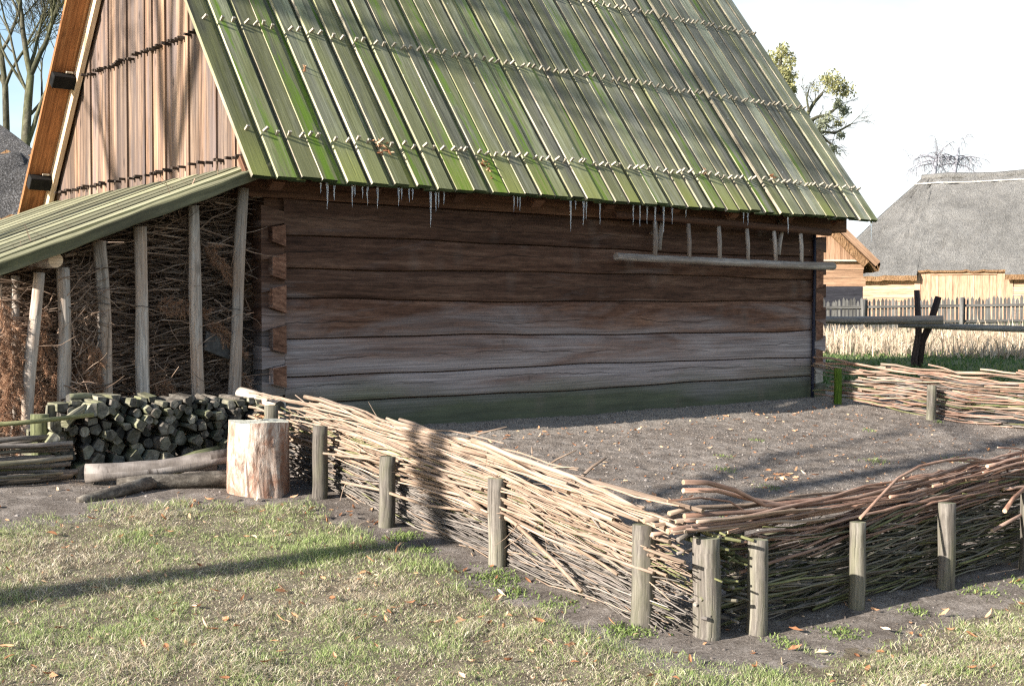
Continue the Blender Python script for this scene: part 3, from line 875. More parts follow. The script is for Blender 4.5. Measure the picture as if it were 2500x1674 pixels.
# brushwood packed behind the poles
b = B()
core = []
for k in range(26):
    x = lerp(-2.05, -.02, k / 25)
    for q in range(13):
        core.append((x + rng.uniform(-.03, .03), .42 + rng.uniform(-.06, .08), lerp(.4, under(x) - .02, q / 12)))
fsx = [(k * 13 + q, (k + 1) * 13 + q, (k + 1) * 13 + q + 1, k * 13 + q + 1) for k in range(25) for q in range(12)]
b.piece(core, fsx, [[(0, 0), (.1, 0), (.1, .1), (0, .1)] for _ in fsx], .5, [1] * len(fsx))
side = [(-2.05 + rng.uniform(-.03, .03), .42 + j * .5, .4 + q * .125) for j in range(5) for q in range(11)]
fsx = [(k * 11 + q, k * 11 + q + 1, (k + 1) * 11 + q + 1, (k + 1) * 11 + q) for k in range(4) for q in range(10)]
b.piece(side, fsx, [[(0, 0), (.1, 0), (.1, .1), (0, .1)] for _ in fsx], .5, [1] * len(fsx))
def twig(b, p, d, L, r, curl=.5, n=5, sides=4, mat=0, droop=0):
    pts = [Vector(p)]; d = Vector(d).normalized()
    for k in range(n):
        d = (d + Vector((rng.gauss(0, curl), rng.gauss(0, curl * .5), rng.gauss(0, curl) - droop)) * .28).normalized()
        pts.append(pts[-1] + d * (L / n))
    b.tube(pts, [r * (1 - .75 * k / n) for k in range(n + 1)], sides, caps=False, mat=mat)
    return pts
for _ in range(2500):
    x = rng.uniform(-2.05, -.05); z = rng.uniform(.5, under(x) - .03)
    dens = rng.random()
    y = rng.uniform(.02, .40)
    ang = rng.gauss(0, .16) + (math.pi if rng.random() < .5 else 0)
    if rng.random() < .13: ang = rng.uniform(0, 6.28)
    L = rng.uniform(.2, .75)
    d = (math.cos(ang), rng.gauss(0, .12), math.sin(ang))
    x0 = min(max(x - d[0] * L / 2, -2.15), -.04)
    twig(b, (x0, y, z - d[2] * L / 2), d, L, rng.choice([.0025, .003, .004, .005, .007]), rng.choice([.25, .5, 1.0]))
for _ in range(420):                      # bulge added between the left poles to shade those to its right
    x = rng.uniform(-1.58, -1.33); z = rng.uniform(.7, 1.9)
    twig(b, (x - .1, rng.uniform(-.14, .04), z), (rng.uniform(.3, 1), rng.gauss(0, .15), rng.gauss(0, .7)), rng.uniform(.12, .32), rng.choice([.003, .004, .006]), .7)
for _ in range(46):                       # thicker sticks
    x = rng.uniform(-1.6, -.3); z = rng.uniform(.6, under(x) - .15)
    d = (1, rng.gauss(0, .08), rng.gauss(0, .12))
    twig(b, (x - .3, rng.uniform(.0, .2), z), d, rng.uniform(.35, .8), rng.uniform(.007, .013), .2, 6, 6)
tag(b.build("brushwood", [M['twig'], M['core']], None, origin=(-1.0, .2, .5)), "tangled grey brown brushwood packed behind the lean-to poles", "brushwood", kind='stuff')

def bough(pos, d, L, label, dens=1.0, spread=.55):
    root = thing("dry_conifer_branch", pos, label, "dry branch", "dry conifer branches in the lean-to")
    st, nd = B(), B()
    pts = twig(st, pos, d, L, .006, .35, 9, 5, droop=.25)
    V0 = Vector
    for k in range(1, 10):
        p = pts[k]; t = (pts[k] - pts[k - 1]).normalized()
        for sgn in (-1, 1, rng.choice([-1, 1])):
            side = t.cross(Vector((rng.gauss(0, .3), 1, rng.gauss(0, .3)))).normalized() * sgn
            dd = (t * .75 + side * spread + Vector((0, rng.uniform(-.5, .1), 0))).normalized()
            l2 = L * rng.uniform(.16, .34) * (1.15 - .06 * k)
            tp = twig(st, p, dd, l2, .002, .3, 3, 3, droop=.1)
            for s in range(int(75 * dens)):
                q = rng.random() * 2.99; i = int(q); f = q - i
                c = tp[i].lerp(tp[i + 1], f); tt = (tp[i + 1] - tp[i]).normalized()
                o = Vector((rng.gauss(0, 1), rng.gauss(0, 1), rng.gauss(0, 1))).normalized()
                e = (tt * rng.uniform(.5, 1.0) + o * .7).normalized() * rng.uniform(.026, .05)
                wv = e.cross(Vector((rng.gauss(0, 1), rng.gauss(0, 1), rng.gauss(0, 1)))).normalized() * .0017
                nd.piece([tuple(c - wv), tuple(c + wv), tuple(c + e)], [(0, 1, 2)], [[(0, 0), (1, 0), (1, 1)]])
    st.build("twigs", M['twig'], root); nd.build("needles", M['needle'], root)
bl = [((-1.50, -.10, 1.40), (.2, -.1, -.8), .42, "bushy rusty conifer branch glowing in the sun left of the fourth pole"),
      ((-1.38, -.11, 1.36), (-.2, -.08, -1), .36, "second bushy rusty conifer branch touching the third thick pole"),
      ((-2.14, -.08, 1.5), (.25, -.1, -1), .5, "pale rusty branch between the two thin left poles"),
      ((-1.95, -.10, 1.25), (-.25, -.1, -1), .45, "rusty branch crossing the thin pole at half height"),
      ((-1.47, -.02, 1.52), (.1, -.1, -1), .55, "rusty conifer branch hanging in the sun between the second and third lean-to poles"),
      ((-1.44, .0, 1.28), (.12, -.12, -1), .48, "rusty conifer branch hanging low, tip down, above the firewood"),
      ((-1.75, .0, 1.66), (.0, -.12, -1), .42, "rusty conifer spray high up just right of the leftmost thick pole"),
      ((-1.77, -.02, 1.42), (.15, -.05, -1), .45, "rusty conifer spray at half height right of the leftmost thick pole"),
      ((-1.80, -.02, 1.13), (.30, -.05, -1), .42, "rusty conifer spray drooping low right of the leftmost thick pole"),
      ((-2.06, -.03, 1.72), (-.05, -.1, -1), .5, "sunlit pale rusty branch at the top left corner of the brushwood"),
      ((-1.98, -.05, 1.55), (.0, -.1, -1), .5, "sunlit rusty branch left of the thick pole in front of a thin pole"),
      ((-2.12, -.02, 1.25), (.05, -.12, -1), .5, "sunlit rusty branch at the far left edge at half height"),
      ((-2.0, -.04, 1.05), (-.1, -.1, -1), .42, "sunlit rusty branch low at the far left above the wattle"),
      ((-1.35, .08, 1.3), (-.9, -.1, .25), .4, "brown conifer branch lying sideways behind the third lean-to pole"),
      ((-.92, .03, 1.62), (1, -.1, .12), .42, "yellowish brown bent conifer branch right of the wired pole"),
      ((-.50, .02, 1.50), (.9, -.1, -.25), .38, "yellowish brown conifer branch beside the rightmost lean-to pole"),
      ((-.98, .05, 1.12), (.9, -.1, -.4), .4, "dull brown conifer branch low right of the wired pole"),
      ((-.5, .04, 2.12), (.7, -.1, -.35), .36, "dull brown conifer branch high under the lean-to roof"),
      ((-.16, .02, 1.15), (.02, -.1, -1), .5, "dull brown conifer branch squeezed against the barn corner")]
for q in bl: bough(*q)
b = B(); b.prism([(-.50, .0, 1.28), (-.28, -.005, 1.20), (-.24, -.005, 1.34), (-.47, .0, 1.43)], (0, .03, 0))
tag(b.build("stone_slab", M['slate'], None, origin=(-.37, 0, 1.2), bevel=.005), "dark grey slab wedged in the brushwood by the rightmost pole", "slab")

# ------------------------------------------------------------------ firewood
def clip(poly, nx_, nz_, c):
    out = []
    for i in range(len(poly)):
        p, q = poly[i], poly[(i + 1) % len(poly)]
        dp, dq = p[0] * nx_ + p[1] * nz_ - c, q[0] * nx_ + q[1] * nz_ - c
        if dp <= 0: out.append(p)
        if dp * dq < 0:
            t_ = dp / (dp - dq); out.append((p[0] + (q[0] - p[0]) * t_, p[1] + (q[1] - p[1]) * t_))
    return out
def billet(poly, ri, k, half, nh, lefthalf=True):
    if len(poly) < 3: return
    cx = sum(p[0] for p in poly) / len(poly); cz = sum(p[1] for p in poly) / len(poly)
    sh = rng.uniform(.86, .96)
    pts = []
    for p in poly:                       # drop very short edges
        if pts and math.hypot(p[0] - pts[-1][0], p[1] - pts[-1][1]) < .016: continue
        pts.append(p)
    if len(pts) > 3 and math.hypot(pts[0][0] - pts[-1][0], pts[0][1] - pts[-1][1]) < .016: pts.pop()
    if len(pts) < 3: return
    roundish = nh == 1 and rng.random() < .2
    if roundish:
        rr = min(math.hypot(p[0] - cx, p[1] - cz) for p in pts) * .97
        pts = [(cx + rr * math.cos(a) * rng.uniform(.93, 1.05), cz + rr * math.sin(a) * rng.uniform(.93, 1.05)) for a in np.linspace(0, 6.283, 10)[:-1]]
    elif rng.random() < .35:             # one side rounded by the bark
        i0 = rng.randrange(len(pts)); p, q = pts[i0], pts[(i0 + 1) % len(pts)]
        mx_, mz_ = (p[0] + q[0]) / 2, (p[1] + q[1]) / 2
        pts.insert(i0 + 1, (mx_ + (mx_ - cx) * .18, mz_ + (mz_ - cz) * .18))
    wdt = max(p[0] for p in pts) - min(p[0] for p in pts)
    yf = -.76 + rng.uniform(-.13, .11) + (.02 if ri == 0 else 0) + ri * .018
    P = [(cx + (p[0] - cx) * sh + rng.uniform(-.003, .003), yf + rng.uniform(-.008, .008), cz + (p[1] - cz) * sh + rng.uniform(-.005, .004)) for p in pts]
    b = B()
    barky = roundish or rng.random() < .3
    b.prism(P, (rng.uniform(-.02, .09), rng.uniform(.28, .36), rng.uniform(-.015, .015)), None, 1, 0)
    shape = "round" if roundish else {3: "three-sided", 4: "four-sided", 5: "five-sided"}.get(len(pts), "many-sided")
    sz_ = "thick" if wdt > .105 else ("thin" if wdt < .06 else "medium")
    lab = "%s %s firewood log in the %s row of the stack, %s from its left end" % (sz_, shape, rown[ri], ordn[k])
    if nh > 1: lab = "%s half of split billet, %s %s, %s row, %s from left of the stack" % ("left" if (half == 0) == lefthalf else "right", sz_, shape, rown[ri], ordn[k])
    tag(b.build("firewood_log", [M['cut'], M['bark'] if barky else M['split']], None, origin=(cx, yf, cz), bevel=.003), lab, "firewood log", "firewood stacked in front of the lean-to")
seeds = []
ptop = lambda x: interp(x, [-2.0, -1.85, -1.6, -1.35, -1.15, -.9, -.6, -.25], [.80, .95, .985, .99, .97, .965, .95, .93])
tries = 0
while tries < 9000:
    tries += 1
    x, z = rng.uniform(-2.02, -.24), rng.uniform(.43, 1.0)
    if z > ptop(x) - .02: continue
    want = lerp(.155, .07, min(max((z - .45) / .4, 0), 1)) * rng.choice([.5, .62, .78, 1.0]) * (1.12 if x < -1.3 else .9)
    if all((x - q[0]) ** 2 + (z - q[1]) ** 2 > (.5 * (want + q[2])) ** 2 for q in seeds): seeds.append((x, z, want))
bands = [(.43, .56), (.56, .66), (.66, .75), (.75, .83), (.83, .90), (.90, 1.1)]
tmp = []
for ri, (za, zc) in enumerate(bands):
    for k, q in enumerate(sorted(q for q in seeds if za <= q[1] < zc)): tmp.append((q[0], q[1], ri, k, q[2]))
seeds = tmp
rown = ["bottom", "second", "third", "fourth", "fifth", "top"]
n_fw = 0
for i, (sx, sz, ri, k, wn_) in enumerate(seeds):
    e_ = wn_ * .72 + .01
    poly = [(sx - e_, sz - e_), (sx + e_, sz - e_), (sx + e_, sz + e_), (sx - e_, sz + e_)]
    for j, (ox, oz, _, _, wo_) in enumerate(seeds):
        if j == i: continue
        dx, dz = ox - sx, oz - sz
        if dx * dx + dz * dz > .05: continue
        poly = clip(poly, dx, dz, (ox * ox - sx * sx + oz * oz - sz * sz + (wn_ * wn_ - wo_ * wo_) * .25) / 2)
        if len(poly) < 3: break
    if len(poly) < 3: continue
    poly = clip(poly, 0, 1, ptop(sx) + rng.uniform(-.02, .03))
    poly = clip(poly, 0, -1, -(tz(sx, -.75) - .02))
    if len(poly) < 3: continue
    if wn_ > .085 and rng.random() < .62:        # split billets: cut the round in two and keep both halves
        mx_, mz_ = sum(p[0] for p in poly) / len(poly), sum(p[1] for p in poly) / len(poly)
        an = rng.uniform(0, 3.14); off_ = rng.uniform(-.012, .012)
        ca, sa = math.cos(an), math.sin(an); cc = mx_ * ca + mz_ * sa + off_
        pieces = [clip(poly, ca, sa, cc), clip(poly, -ca, -sa, -cc)]
    else: pieces = [poly]
    for half, poly in enumerate(pieces): billet(poly, ri, k, half, len(pieces), len(pieces) < 2 or sum(p[0] for p in pieces[0]) / max(1, len(pieces[0])) <= sum(p[0] for p in pieces[1]) / max(1, len(pieces[1])))
def lying(p, q, r, name, label, mats, n=10, wob=.05, seg=7, bend=.01, cat="log", sides=4):
    b = B(); p, q = Vector(p), Vector(q); pts = []
    for k in range(seg):
        f = k / (seg - 1); m_ = p.lerp(q, f)
        m_.z += bend * math.sin(f * 3.14); m_.y += bend * .6 * math.sin(f * 5)
        pts.append(m_)
    rr = r if hasattr(r, '__len__') else [r] * seg
    b.tube(pts, rr, n, wob=wob, cap=1 if len(mats) > 1 else 0)
    return tag(b.build(name, mats, None, smooth=sides, origin=tuple(p)), label, cat)
lying((-.33, -.30, .95), (-.27, -.80, .865), .05, "pole_log", "smooth round pole laid over the right end of the firewood stack", [M['pole'], M['bark']], 14)
0 and lying((-1.92, -.62, .99), (-1.55, -.45, 1.02), .035, "stick", "pale stick lying across the left top of the firewood stack", [M['pole'], M['pale']])
lying((-1.90, -.88, .84), (-1.70, -.70, .925), .032, "split_log", "sunlit split log sticking out askew at the upper left of the stack", [M['split'], M['split']], 5)
lying((-1.74, -.5, .985), (-1.48, -.42, .965), .03, "split_log", "pale split log lying lengthwise on top of the stack near its left end", [M['split'], M['cut']], 5)

# chopping block
sb = thing("chopping_block", (-.89, -1.62, .38), "big barkless chopping block with pale peeling sides and mossy top", "chopping block")
b = B(); NA, NZ = 44, 16
vs, fs, uv = [], [], []
for iz in range(NZ):
    q = iz / (NZ - 1)
    for ia in range(NA):
        a = 2 * math.pi * ia / NA
        r = .205 * (1.0 + .05 * math.sin(2 * a + .6) + .035 * math.sin(3 * a + 1) + .025 * math.sin(5 * a + q * 1.2))
        r += .012 * float(fbm(a * 4 + 10, q * 2.2, 5)) * 2
        r *= 1.0 - .02 * q + .04 * (1 - q) ** 3
        da = (a - 3.45 + math.pi) % (2 * math.pi) - math.pi
        r += .055 * math.exp(-(da / .22) ** 2) * math.exp(-((q - .5) / .17) ** 2)           # burl on the left
        da = (a - 4.85 + math.pi) % (2 * math.pi) - math.pi
        r += .03 * math.exp(-(da / .12) ** 2) * (1 - q * .7)                                  # flute
        x = -.85 + r * math.cos(a); y = -1.60 + r * math.sin(a)
        zt = .852 - .03 * (x + .85) + .006 * math.sin(a * 3)
        vs.append((x, y, lerp(.345, zt, q)))
for iz in range(NZ - 1):
    for ia in range(NA):
        j = (ia + 1) % NA
        fs.append((iz * NA + ia, iz * NA + j, (iz + 1) * NA + j, (iz + 1) * NA + ia)); uv.append([(0, 0), (0, .1), (.1, .1), (.1, 0)])
b.piece(vs, fs, uv, .4); b.build("trunk_side", M['stump'], sb, smooth=True)
b = B(); topv = vs[-NA:]
cen = (-.85, -1.60, .853)
mid = [tuple(Vector(p).lerp(Vector(cen), .45) + Vector((0, 0, rng.uniform(-.004, .005)))) for p in topv]
tv = topv + mid + [cen]
tf = [(i, (i + 1) % NA, NA + (i + 1) % NA, NA + i) for i in range(NA)]
b.piece(tv, tf, [[(0, 0)] * 4 for _ in tf], .5)
b.piece(mid + [cen], [(i, (i + 1) % NA, NA) for i in range(NA)], [[(0, 0)] * 3 for _ in range(NA)], .5)
b.build("top_face", M['stumptop'], sb)

# logs on the ground in front of the stack
lying((-1.80, -.98, tz(-1.8, -.98) + .075), (-.95, -1.36, tz(-.9, -1.3) + .20), [.062, .06, .057, .059, .054, .055, .058, .052, .05], "birch_log", "long pale birch log lying against the chopping block", [M['birch'], M['pale']], 16, .045, 9, -.022)
b = B()
g = lambda x, y, h=0: (x, y, tz(x, y) + h)
b.tube([g(-.93, -1.48, .075), g(-1.1, -1.40, .065), g(-1.3, -1.32, .045), g(-1.5, -1.27, .05), g(-1.68, -1.22, .045)], [.055, .052, .05, .047, .03], 10, wob=.06)
b.tube([g(-1.45, -1.28, .05), g(-1.62, -1.34, .04), g(-1.8, -1.42, .03), g(-1.98, -1.46, .02), g(-2.03, -1.47, .012)], [.042, .04, .036, .028, .018], 10, wob=.06)
tag(b.build("forked_branch", M['bark'], None, smooth=4, origin=(-1.4, -1.3, .42)), "dark forked branch lying below the birch log on bare soil", "branch")
b = B(); b.tube([g(-1.42, -1.18, .11), g(-1.2, -1.22, .13), g(-1.0, -1.26, .12)], [.03, .035, .03], 9, wob=.08)
tag(b.build("bark_log", M['birch'], None, smooth=4, origin=(-1.2, -1.2, .45)), "short flaky log squeezed under the birch log", "log")
b = B(); b.tube([g(-1.2, -.98, .06), g(-1.02, -1.0, .12), g(-.86, -1.02, .16)], [.05, .055, .045], 9, wob=.1)
tag(b.build("mossy_log", M['greenpost'], None, smooth=4, origin=(-1.0, -1.0, .5)), "short mossy green log between the firewood and the birch log", "log")

# ------------------------------------------------------------------ wattle fences
def post(parent, base, top, r, mats=('post', 'posttop'), n=16, name="post"):
    b = B(); base, top = Vector(base), Vector(top); pts, rr = [], []
    base.z -= .06
    for k in range(9):
        q = k / 8
        pts.append(base.lerp(top, q) + Vector((.004 * math.sin(q * 6), .003 * math.cos(q * 5), 0))); rr.append(r * (1.03 - .05 * q + .02 * math.sin(q * 9 + r * 900)))
    b.tube(pts, rr, n, wob=.022, mat=0, cap=1)
    return b.build(name, [M[mats[0]], M[mats[1]]], parent, smooth=4)

def weave_path(P, D, N_, L, t0, t1, z0, z1, off, amp, spacing, ph, seg=14, sag=0.0, zn=.012):
    """points of a rod along the fence: P origin, D direction, N_ sideways; swings round the stakes"""
    pts = []; p1 = rng.random() * 6.28; p2 = rng.random() * 6.28
    for k in range(seg):
        q = k / (seg - 1); t_ = lerp(t0, t1, q)
        lat = off + amp * math.sin(math.pi * (t_ / spacing) + ph)
        base = Vector(P) + Vector(D) * t_
        zz = lerp(z0, z1, q) + sag * math.sin(q * 3.14) + zn * math.sin(t_ * 5 + p1) + zn * .5 * math.sin(t_ * 11 + p2)
        c = base + Vector(N_) * lat
        pts.append(Vector((c.x, c.y, tz(c.x, c.y) + zz)))
    return pts

# --- left fence
lf = thing("wattle_fence", (-.5, -3.2, .2), "low pale wattle fence running from the chopping block towards the viewer", "wattle fence", "wattle fences round the garden bed")
for x, y, h, r in ((-.60, -1.96, .475, .052), (-.585, -2.74, .43, .05), (-.50, -3.74, .485, .052), (-.47, -4.85, .49, .058), (-.30, -5.12, .475, .066)):
    post(lf, (x, y, tz(x, y)), (x + rng.uniform(-.012, .018), y, tz(x, y) + h), r)
post(lf, (-.62, -1.33, .3), (-.615, -1.33, .93), .05, ('post', 'greenpost'))
PL, DL, NL = (-.40, -.95, 0), Vector((0, -1, 0)), Vector((-1, 0, 0))
LL = 4.12
hl = lambda t_: interp(t_, [0, .3, .8, 1.6, 2.5, 3.0, 3.7, 4.4], [.50, .56, .58, .60, .62, .62, .57, .55])
for k in range(98):                        # thick rods on top, parts of their own
    q = k / 46
    L = rng.uniform(1.5, 3.0); t0 = rng.uniform(-.25, LL - L * .7); t1 = min(t0 + L, LL + rng.uniform(-.25, .13))
    lay = rng.uniform(.48, 1.0) if k > 12 else rng.uniform(.93, 1.03)
    off = rng.uniform(-.02, .10) + (.05 * (1 - lay))
    tilt = min(rng.gauss(.02, .035), (1.05 - lay) * .5)
    r = rng.uniform(.0055, .0115)
    if k < 5: r = rng.uniform(.012, .017)
    pts = weave_path(PL, DL, NL, LL, t0, t1, hl(t0) * lay + tilt, hl(t1) * lay - tilt, off, rng.uniform(.008, .025), .95, rng.choice([0, 3.14]), 15, rng.uniform(-.01, .025), .007)
    if rng.random() < .5: pts.reverse()
    b = B(); b.tube(pts, [r * (1 - .45 * i / 14) for i in range(15)], 7, cap=1, wob=.03)
    if rng.random() < .45:                 # a side shoot left on the rod
        i = rng.randrange(3, 12); dd = (pts[i + 1] - pts[i]).normalized() + Vector((rng.gauss(-.25, .35), rng.gauss(0, .3), rng.gauss(.05, .35)))
        twig(b, pts[i], dd, rng.uniform(.06, .3), r * .42, .3, 4, 4)
    b.build("rod", [M['rod'], M['rodend']], lf, smooth=4)
b = B()
for k in range(1000):                       # the older, thinner weave
    lay = rng.uniform(.02, .72) ** 1.0
    L = rng.uniform(.6, 1.9); t0 = rng.uniform(-.1, LL - .5); t1 = min(t0 + L, LL + rng.uniform(-.2, .06))
    tilt = rng.gauss(.02, .05)
    m_ = 0 if lay < .5 and rng.random() < .85 else (1 if rng.random() < .78 else 2)
    if lay > .5: m_ = 1 if rng.random() < .75 else 2
    pts = weave_path(PL, DL, NL, LL, t0, t1, max(hl(t0) * lay + tilt, .0), max(hl(t1) * lay - tilt, .0), rng.uniform(-.05, .07), rng.uniform(.01, .035), .95, rng.choice([0, 3.14]), 9)
    r = rng.uniform(.0026, .0060)
    b.tube(pts, [r * (1 - .4 * i / 8) for i in range(9)], 5, mat=m_, caps=True)
for k in range(32):                        # stray twigs
    t0 = rng.uniform(.2, LL); z = hl(t0) * rng.uniform(.3, 1.0)
    p = Vector((PL[0] - rng.uniform(0, .09), PL[1] - t0, 0)); p.z = tz(p.x, p.y) + z
    twig(b, p, (rng.gauss(-.3, .4), rng.gauss(-.3, .8), rng.gauss(.0, .35)), rng.uniform(.1, .35), rng.uniform(.002, .004), .4, 4, 4, mat=1)
tag(b.build("weave", [M['oldrod'], M['rod'], M['greenrod']], lf, smooth=4), kind='stuff')
b = B()
for p, q, r in (((-.36, -3.15, .80), (-.14, -3.37, .90), .008), ((-.15, -3.62, .80), (-.30, -3.8, .70), .006), ((-.34, -3.9, .70), (-.16, -4.02, .82), .006), ((-.34, -4.22, .68), (-.16, -4.26, .80), .010), ((-.37, -3.35, .75), (-.33, -5.12, .635), .02)):
    p, q = Vector(p), Vector(q)
    b2 = B(); b2.tube([p, p.lerp(q, .5) + Vector((.01, .01, .01)), q], [r, r * .85, r * .6], 6, cap=1); b2.build("rod", [M['rod'], M['rodend']], lf, smooth=4)
for pl, r in (([(-.62, -2.05, .66), (-.56, -2.5, .66), (-.5, -2.95, .60), (-.42, -3.4, .62)], .008), ([(-.63, -2.3, .50), (-.6, -2.7, .49), (-.54, -3.1, .44), (-.48, -3.4, .44)], .009),
              ([(-.46, -3.55, .50), (-.50, -3.9, .43), (-.53, -4.25, .29), (-.55, -4.5, .17)], .011), ([(-.47, -3.10, .66), (-.52, -3.4, .56), (-.50, -3.72, .42)], .015)):
    b2 = B(); b2.tube([Vector(p) for p in pl], r, 7, cap=1, wob=.03); b2.build("rod", [M['rod'], M['rodend']], lf, smooth=4)

# --- right front fence
rf = thing("wattle_fence", (1.3, -5.1, .03), "low reddish wattle fence along the front of the bed, shaded on its outer side", "wattle fence", "wattle fences round the garden bed")
for x, y, h, r in ((-.03, -5.20, .46, .05), (.77, -5.20, .455, .045), (1.57, -5.22, .485, .05), (2.42, -5.24, .47, .05), (3.3, -5.26, .47, .05)):
    post(rf, (x, y, tz(x, y)), (x + .01, y, tz(x, y) + h), r)
post(rf, (.12, -4.93, .05), (.12, -4.93, .50), .05); post(rf, (.42, -4.9, .05), (.42, -4.9, .38), .035, ('greenpost', 'posttop'))
PRr, DR, NRr = (-.15, -5.06, 0), Vector((1, 0, 0)), Vector((0, -1, 0))
RL = 4.2
hr = lambda t_: interp(t_, [0, .4, .8, 1.35, 1.9, 2.6, 4.2], [.52, .52, .53, .57, .63, .66, .66])
for k in range(76):
    L = rng.uniform(1.1, 2.6); t0 = rng.uniform(-.22, RL - L * .8); t1 = t0 + L
    lay = rng.uniform(.62, 1.0)
    off = rng.uniform(-.09, .07)
    r = rng.uniform(.0065, .0125)
    tilt = rng.gauss(-.015, .035)
    pts = weave_path(PRr, DR, NRr, RL, t0, t1, hr(t0) * lay + tilt, hr(t1) * lay - tilt, off, rng.uniform(.005, .03), .8, rng.choice([0, 3.14]), 15, rng.uniform(-.03, .03), .008)
    if rng.random() < .35: pts.reverse()
    b = B(); b.tube(pts, [r * (1 - .45 * i / 14) for i in range(15)], 7, cap=1, wob=.03)
    b.build("rod", [M['redrod'], M['rodend']], rf, smooth=4)
for k in range(16):
    t1 = rng.uniform(.5, 1.6); r = rng.uniform(.007, .0135); lay = rng.uniform(.86, 1.04)
    pts = weave_path(PRr, DR, NRr, RL, rng.uniform(-.42, -.2), t1, .54 * lay + rng.uniform(0, .05), hr(t1) * lay, rng.uniform(-.10, .09), .012, .8, 0, 12, rng.uniform(-.02, .02), .006)
    b = B(); b.tube(pts, [r * (1 - .4 * i / 11) for i in range(12)], 7, cap=1, wob=.03); b.build("rod", [M['redrod'] if rng.random() < .6 else M['rod'], M['rodend']], rf, smooth=4)
for pl, r in (([(-.36, -5.02, .765), (-.2, -5.03, .75), (-.02, -5.05, .70), (.17, -5.08, .61), (.4, -5.1, .585), (.9, -5.1, .58), (1.5, -5.08, .62), (2.2, -5.06, .68)], .013),
              ([(-.34, -5.0, .72), (-.1, -5.0, .70), (.1, -5.02, .645), (.3, -5.05, .60), (.8, -5.05, .59), (1.4, -5.06, .61)], .012),
              ([(-.5, -5.05, .69), (-.25, -5.03, .68), (-.05, -5.04, .645), (.12, -5.06, .55), (.2, -5.08, .50)], .006),
              ([(.77, -5.22, .50), (.95, -5.2, .58), (1.2, -5.15, .665), (1.45, -5.12, .71), (1.75, -5.1, .72), (2.05, -5.08, .71), (2.35, -5.06, .66), (2.6, -5.0, .58)], .009),
              ([(2.05, -5.3, .42), (2.25, -5.24, .47), (2.6, -5.18, .55)], .014), ([(2.02, -5.24, .30), (2.3, -5.22, .34), (2.7, -5.2, .4)], .012)):
    b = B(); b.tube([Vector(p) for p in pl], [r * (1 - .3 * i / len(pl)) for i in range(len(pl))], 7, cap=1, wob=.03); b.build("rod", [M['redrod'], M['rodend']], rf, smooth=4)
b = B()
for k in range(680):
    lay = rng.uniform(.02, .80)
    L = rng.uniform(.6, 1.7); t0 = rng.uniform(-.12, RL - .4); t1 = t0 + L
    tilt = rng.gauss(0, .045)
    m_ = 0 if rng.random() < .82 else 2
    if lay > .62: m_ = rng.choice([0, 1, 2])
    pts = weave_path(PRr, DR, NRr, RL, t0, t1, max(hr(t0) * lay + tilt, 0), max(hr(t1) * lay - tilt, 0), rng.uniform(-.05, .07), rng.uniform(.01, .035), .8, rng.choice([0, 3.14]), 9)
    r = rng.uniform(.0035, .0078)
    b.tube(pts, [r * (1 - .4 * i / 8) for i in range(9)], 5, mat=m_)
for k in range(95):                        # bristling rod ends at the corner
    z = rng.uniform(.05, .47); a = rng.choice([0, 1])
    m_ = 2 if (z > .22 and rng.random() < .7) else (3 if rng.random() < .6 else 0)
    if a == 0: p = Vector((rng.uniform(-.30, -.08), -5.08 + rng.uniform(-.06, .08), 0)); d = (-1, rng.gauss(-.1, .15), rng.gauss(0, .12))
    else: p = Vector((-.33 + rng.uniform(-.03, .28), rng.uniform(-5.08, -4.95), 0)); d = (rng.gauss(0.1, .2), -1, rng.gauss(-.05, .12))
    p.z = tz(p.x, p.y) + z
    L = rng.uniform(.07, .17); d = Vector(d).normalized()
    r = rng.uniform(.006, .013)
    b.tube([p, p + d * L * .5 + Vector((0, 0, rng.uniform(-.008, .008))), p + d * L], [r, r * .95, r * .9], 6, mat=m_, cap=3)
tag(b.build("weave", [M['darkrod'], M['redrod'], M['greenrod'], M['oldrod']], rf, smooth=4), kind='stuff')

# --- rear fence beyond the bed
bf = thing("wattle_fence", (7.4, -2, .35), "far wattle fence of tan rods leaving the barn's right corner", "wattle fence", "wattle fences round the garden bed")
post(bf, (6.92, -.45, tz(6.92, -.45)), (6.925, -.45, tz(6.92, -.45) + .40), .055, ('vivid', 'vivid'), 4)
post(bf, (7.16, -1.48, tz(7.16, -1.48)), (7.18, -1.48, tz(7.16, -1.48) + .37), .05)
post(bf, (7.5, -2.75, tz(7.5, -2.75)), (7.5, -2.75, tz(7.5, -2.75) + .40), .05)
DB = Vector((.28, -.96, 0)); NB = Vector((-.96, -.28, 0)); PB = (6.98, -.08, 0)
hb = lambda t_: interp(t_, [0, .8, 1.5, 2.6, 4.5], [.42, .47, .52, .56, .58])
for k in range(40):
    L = rng.uniform(1.2, 2.6); t0 = rng.uniform(-.05, 3.0); t1 = t0 + L
    lay = rng.uniform(.35, 1.02); tilt = rng.gauss(.02, .03); r = rng.uniform(.009, .016)
    pts = weave_path(PB, DB, NB, 5, t0, t1, hb(t0) * lay + tilt, hb(t1) * lay - tilt, rng.uniform(-.08, .04), rng.uniform(.005, .03), 1.1, rng.choice([0, 3.14]), 12, 0)
    b = B(); b.tube(pts, [r * (1 - .4 * i / 11) for i in range(12)], 6, cap=1); b.build("rod", [M['rod'] if rng.random() < .6 else M['redrod'], M['rodend']], bf, smooth=4)
b = B()
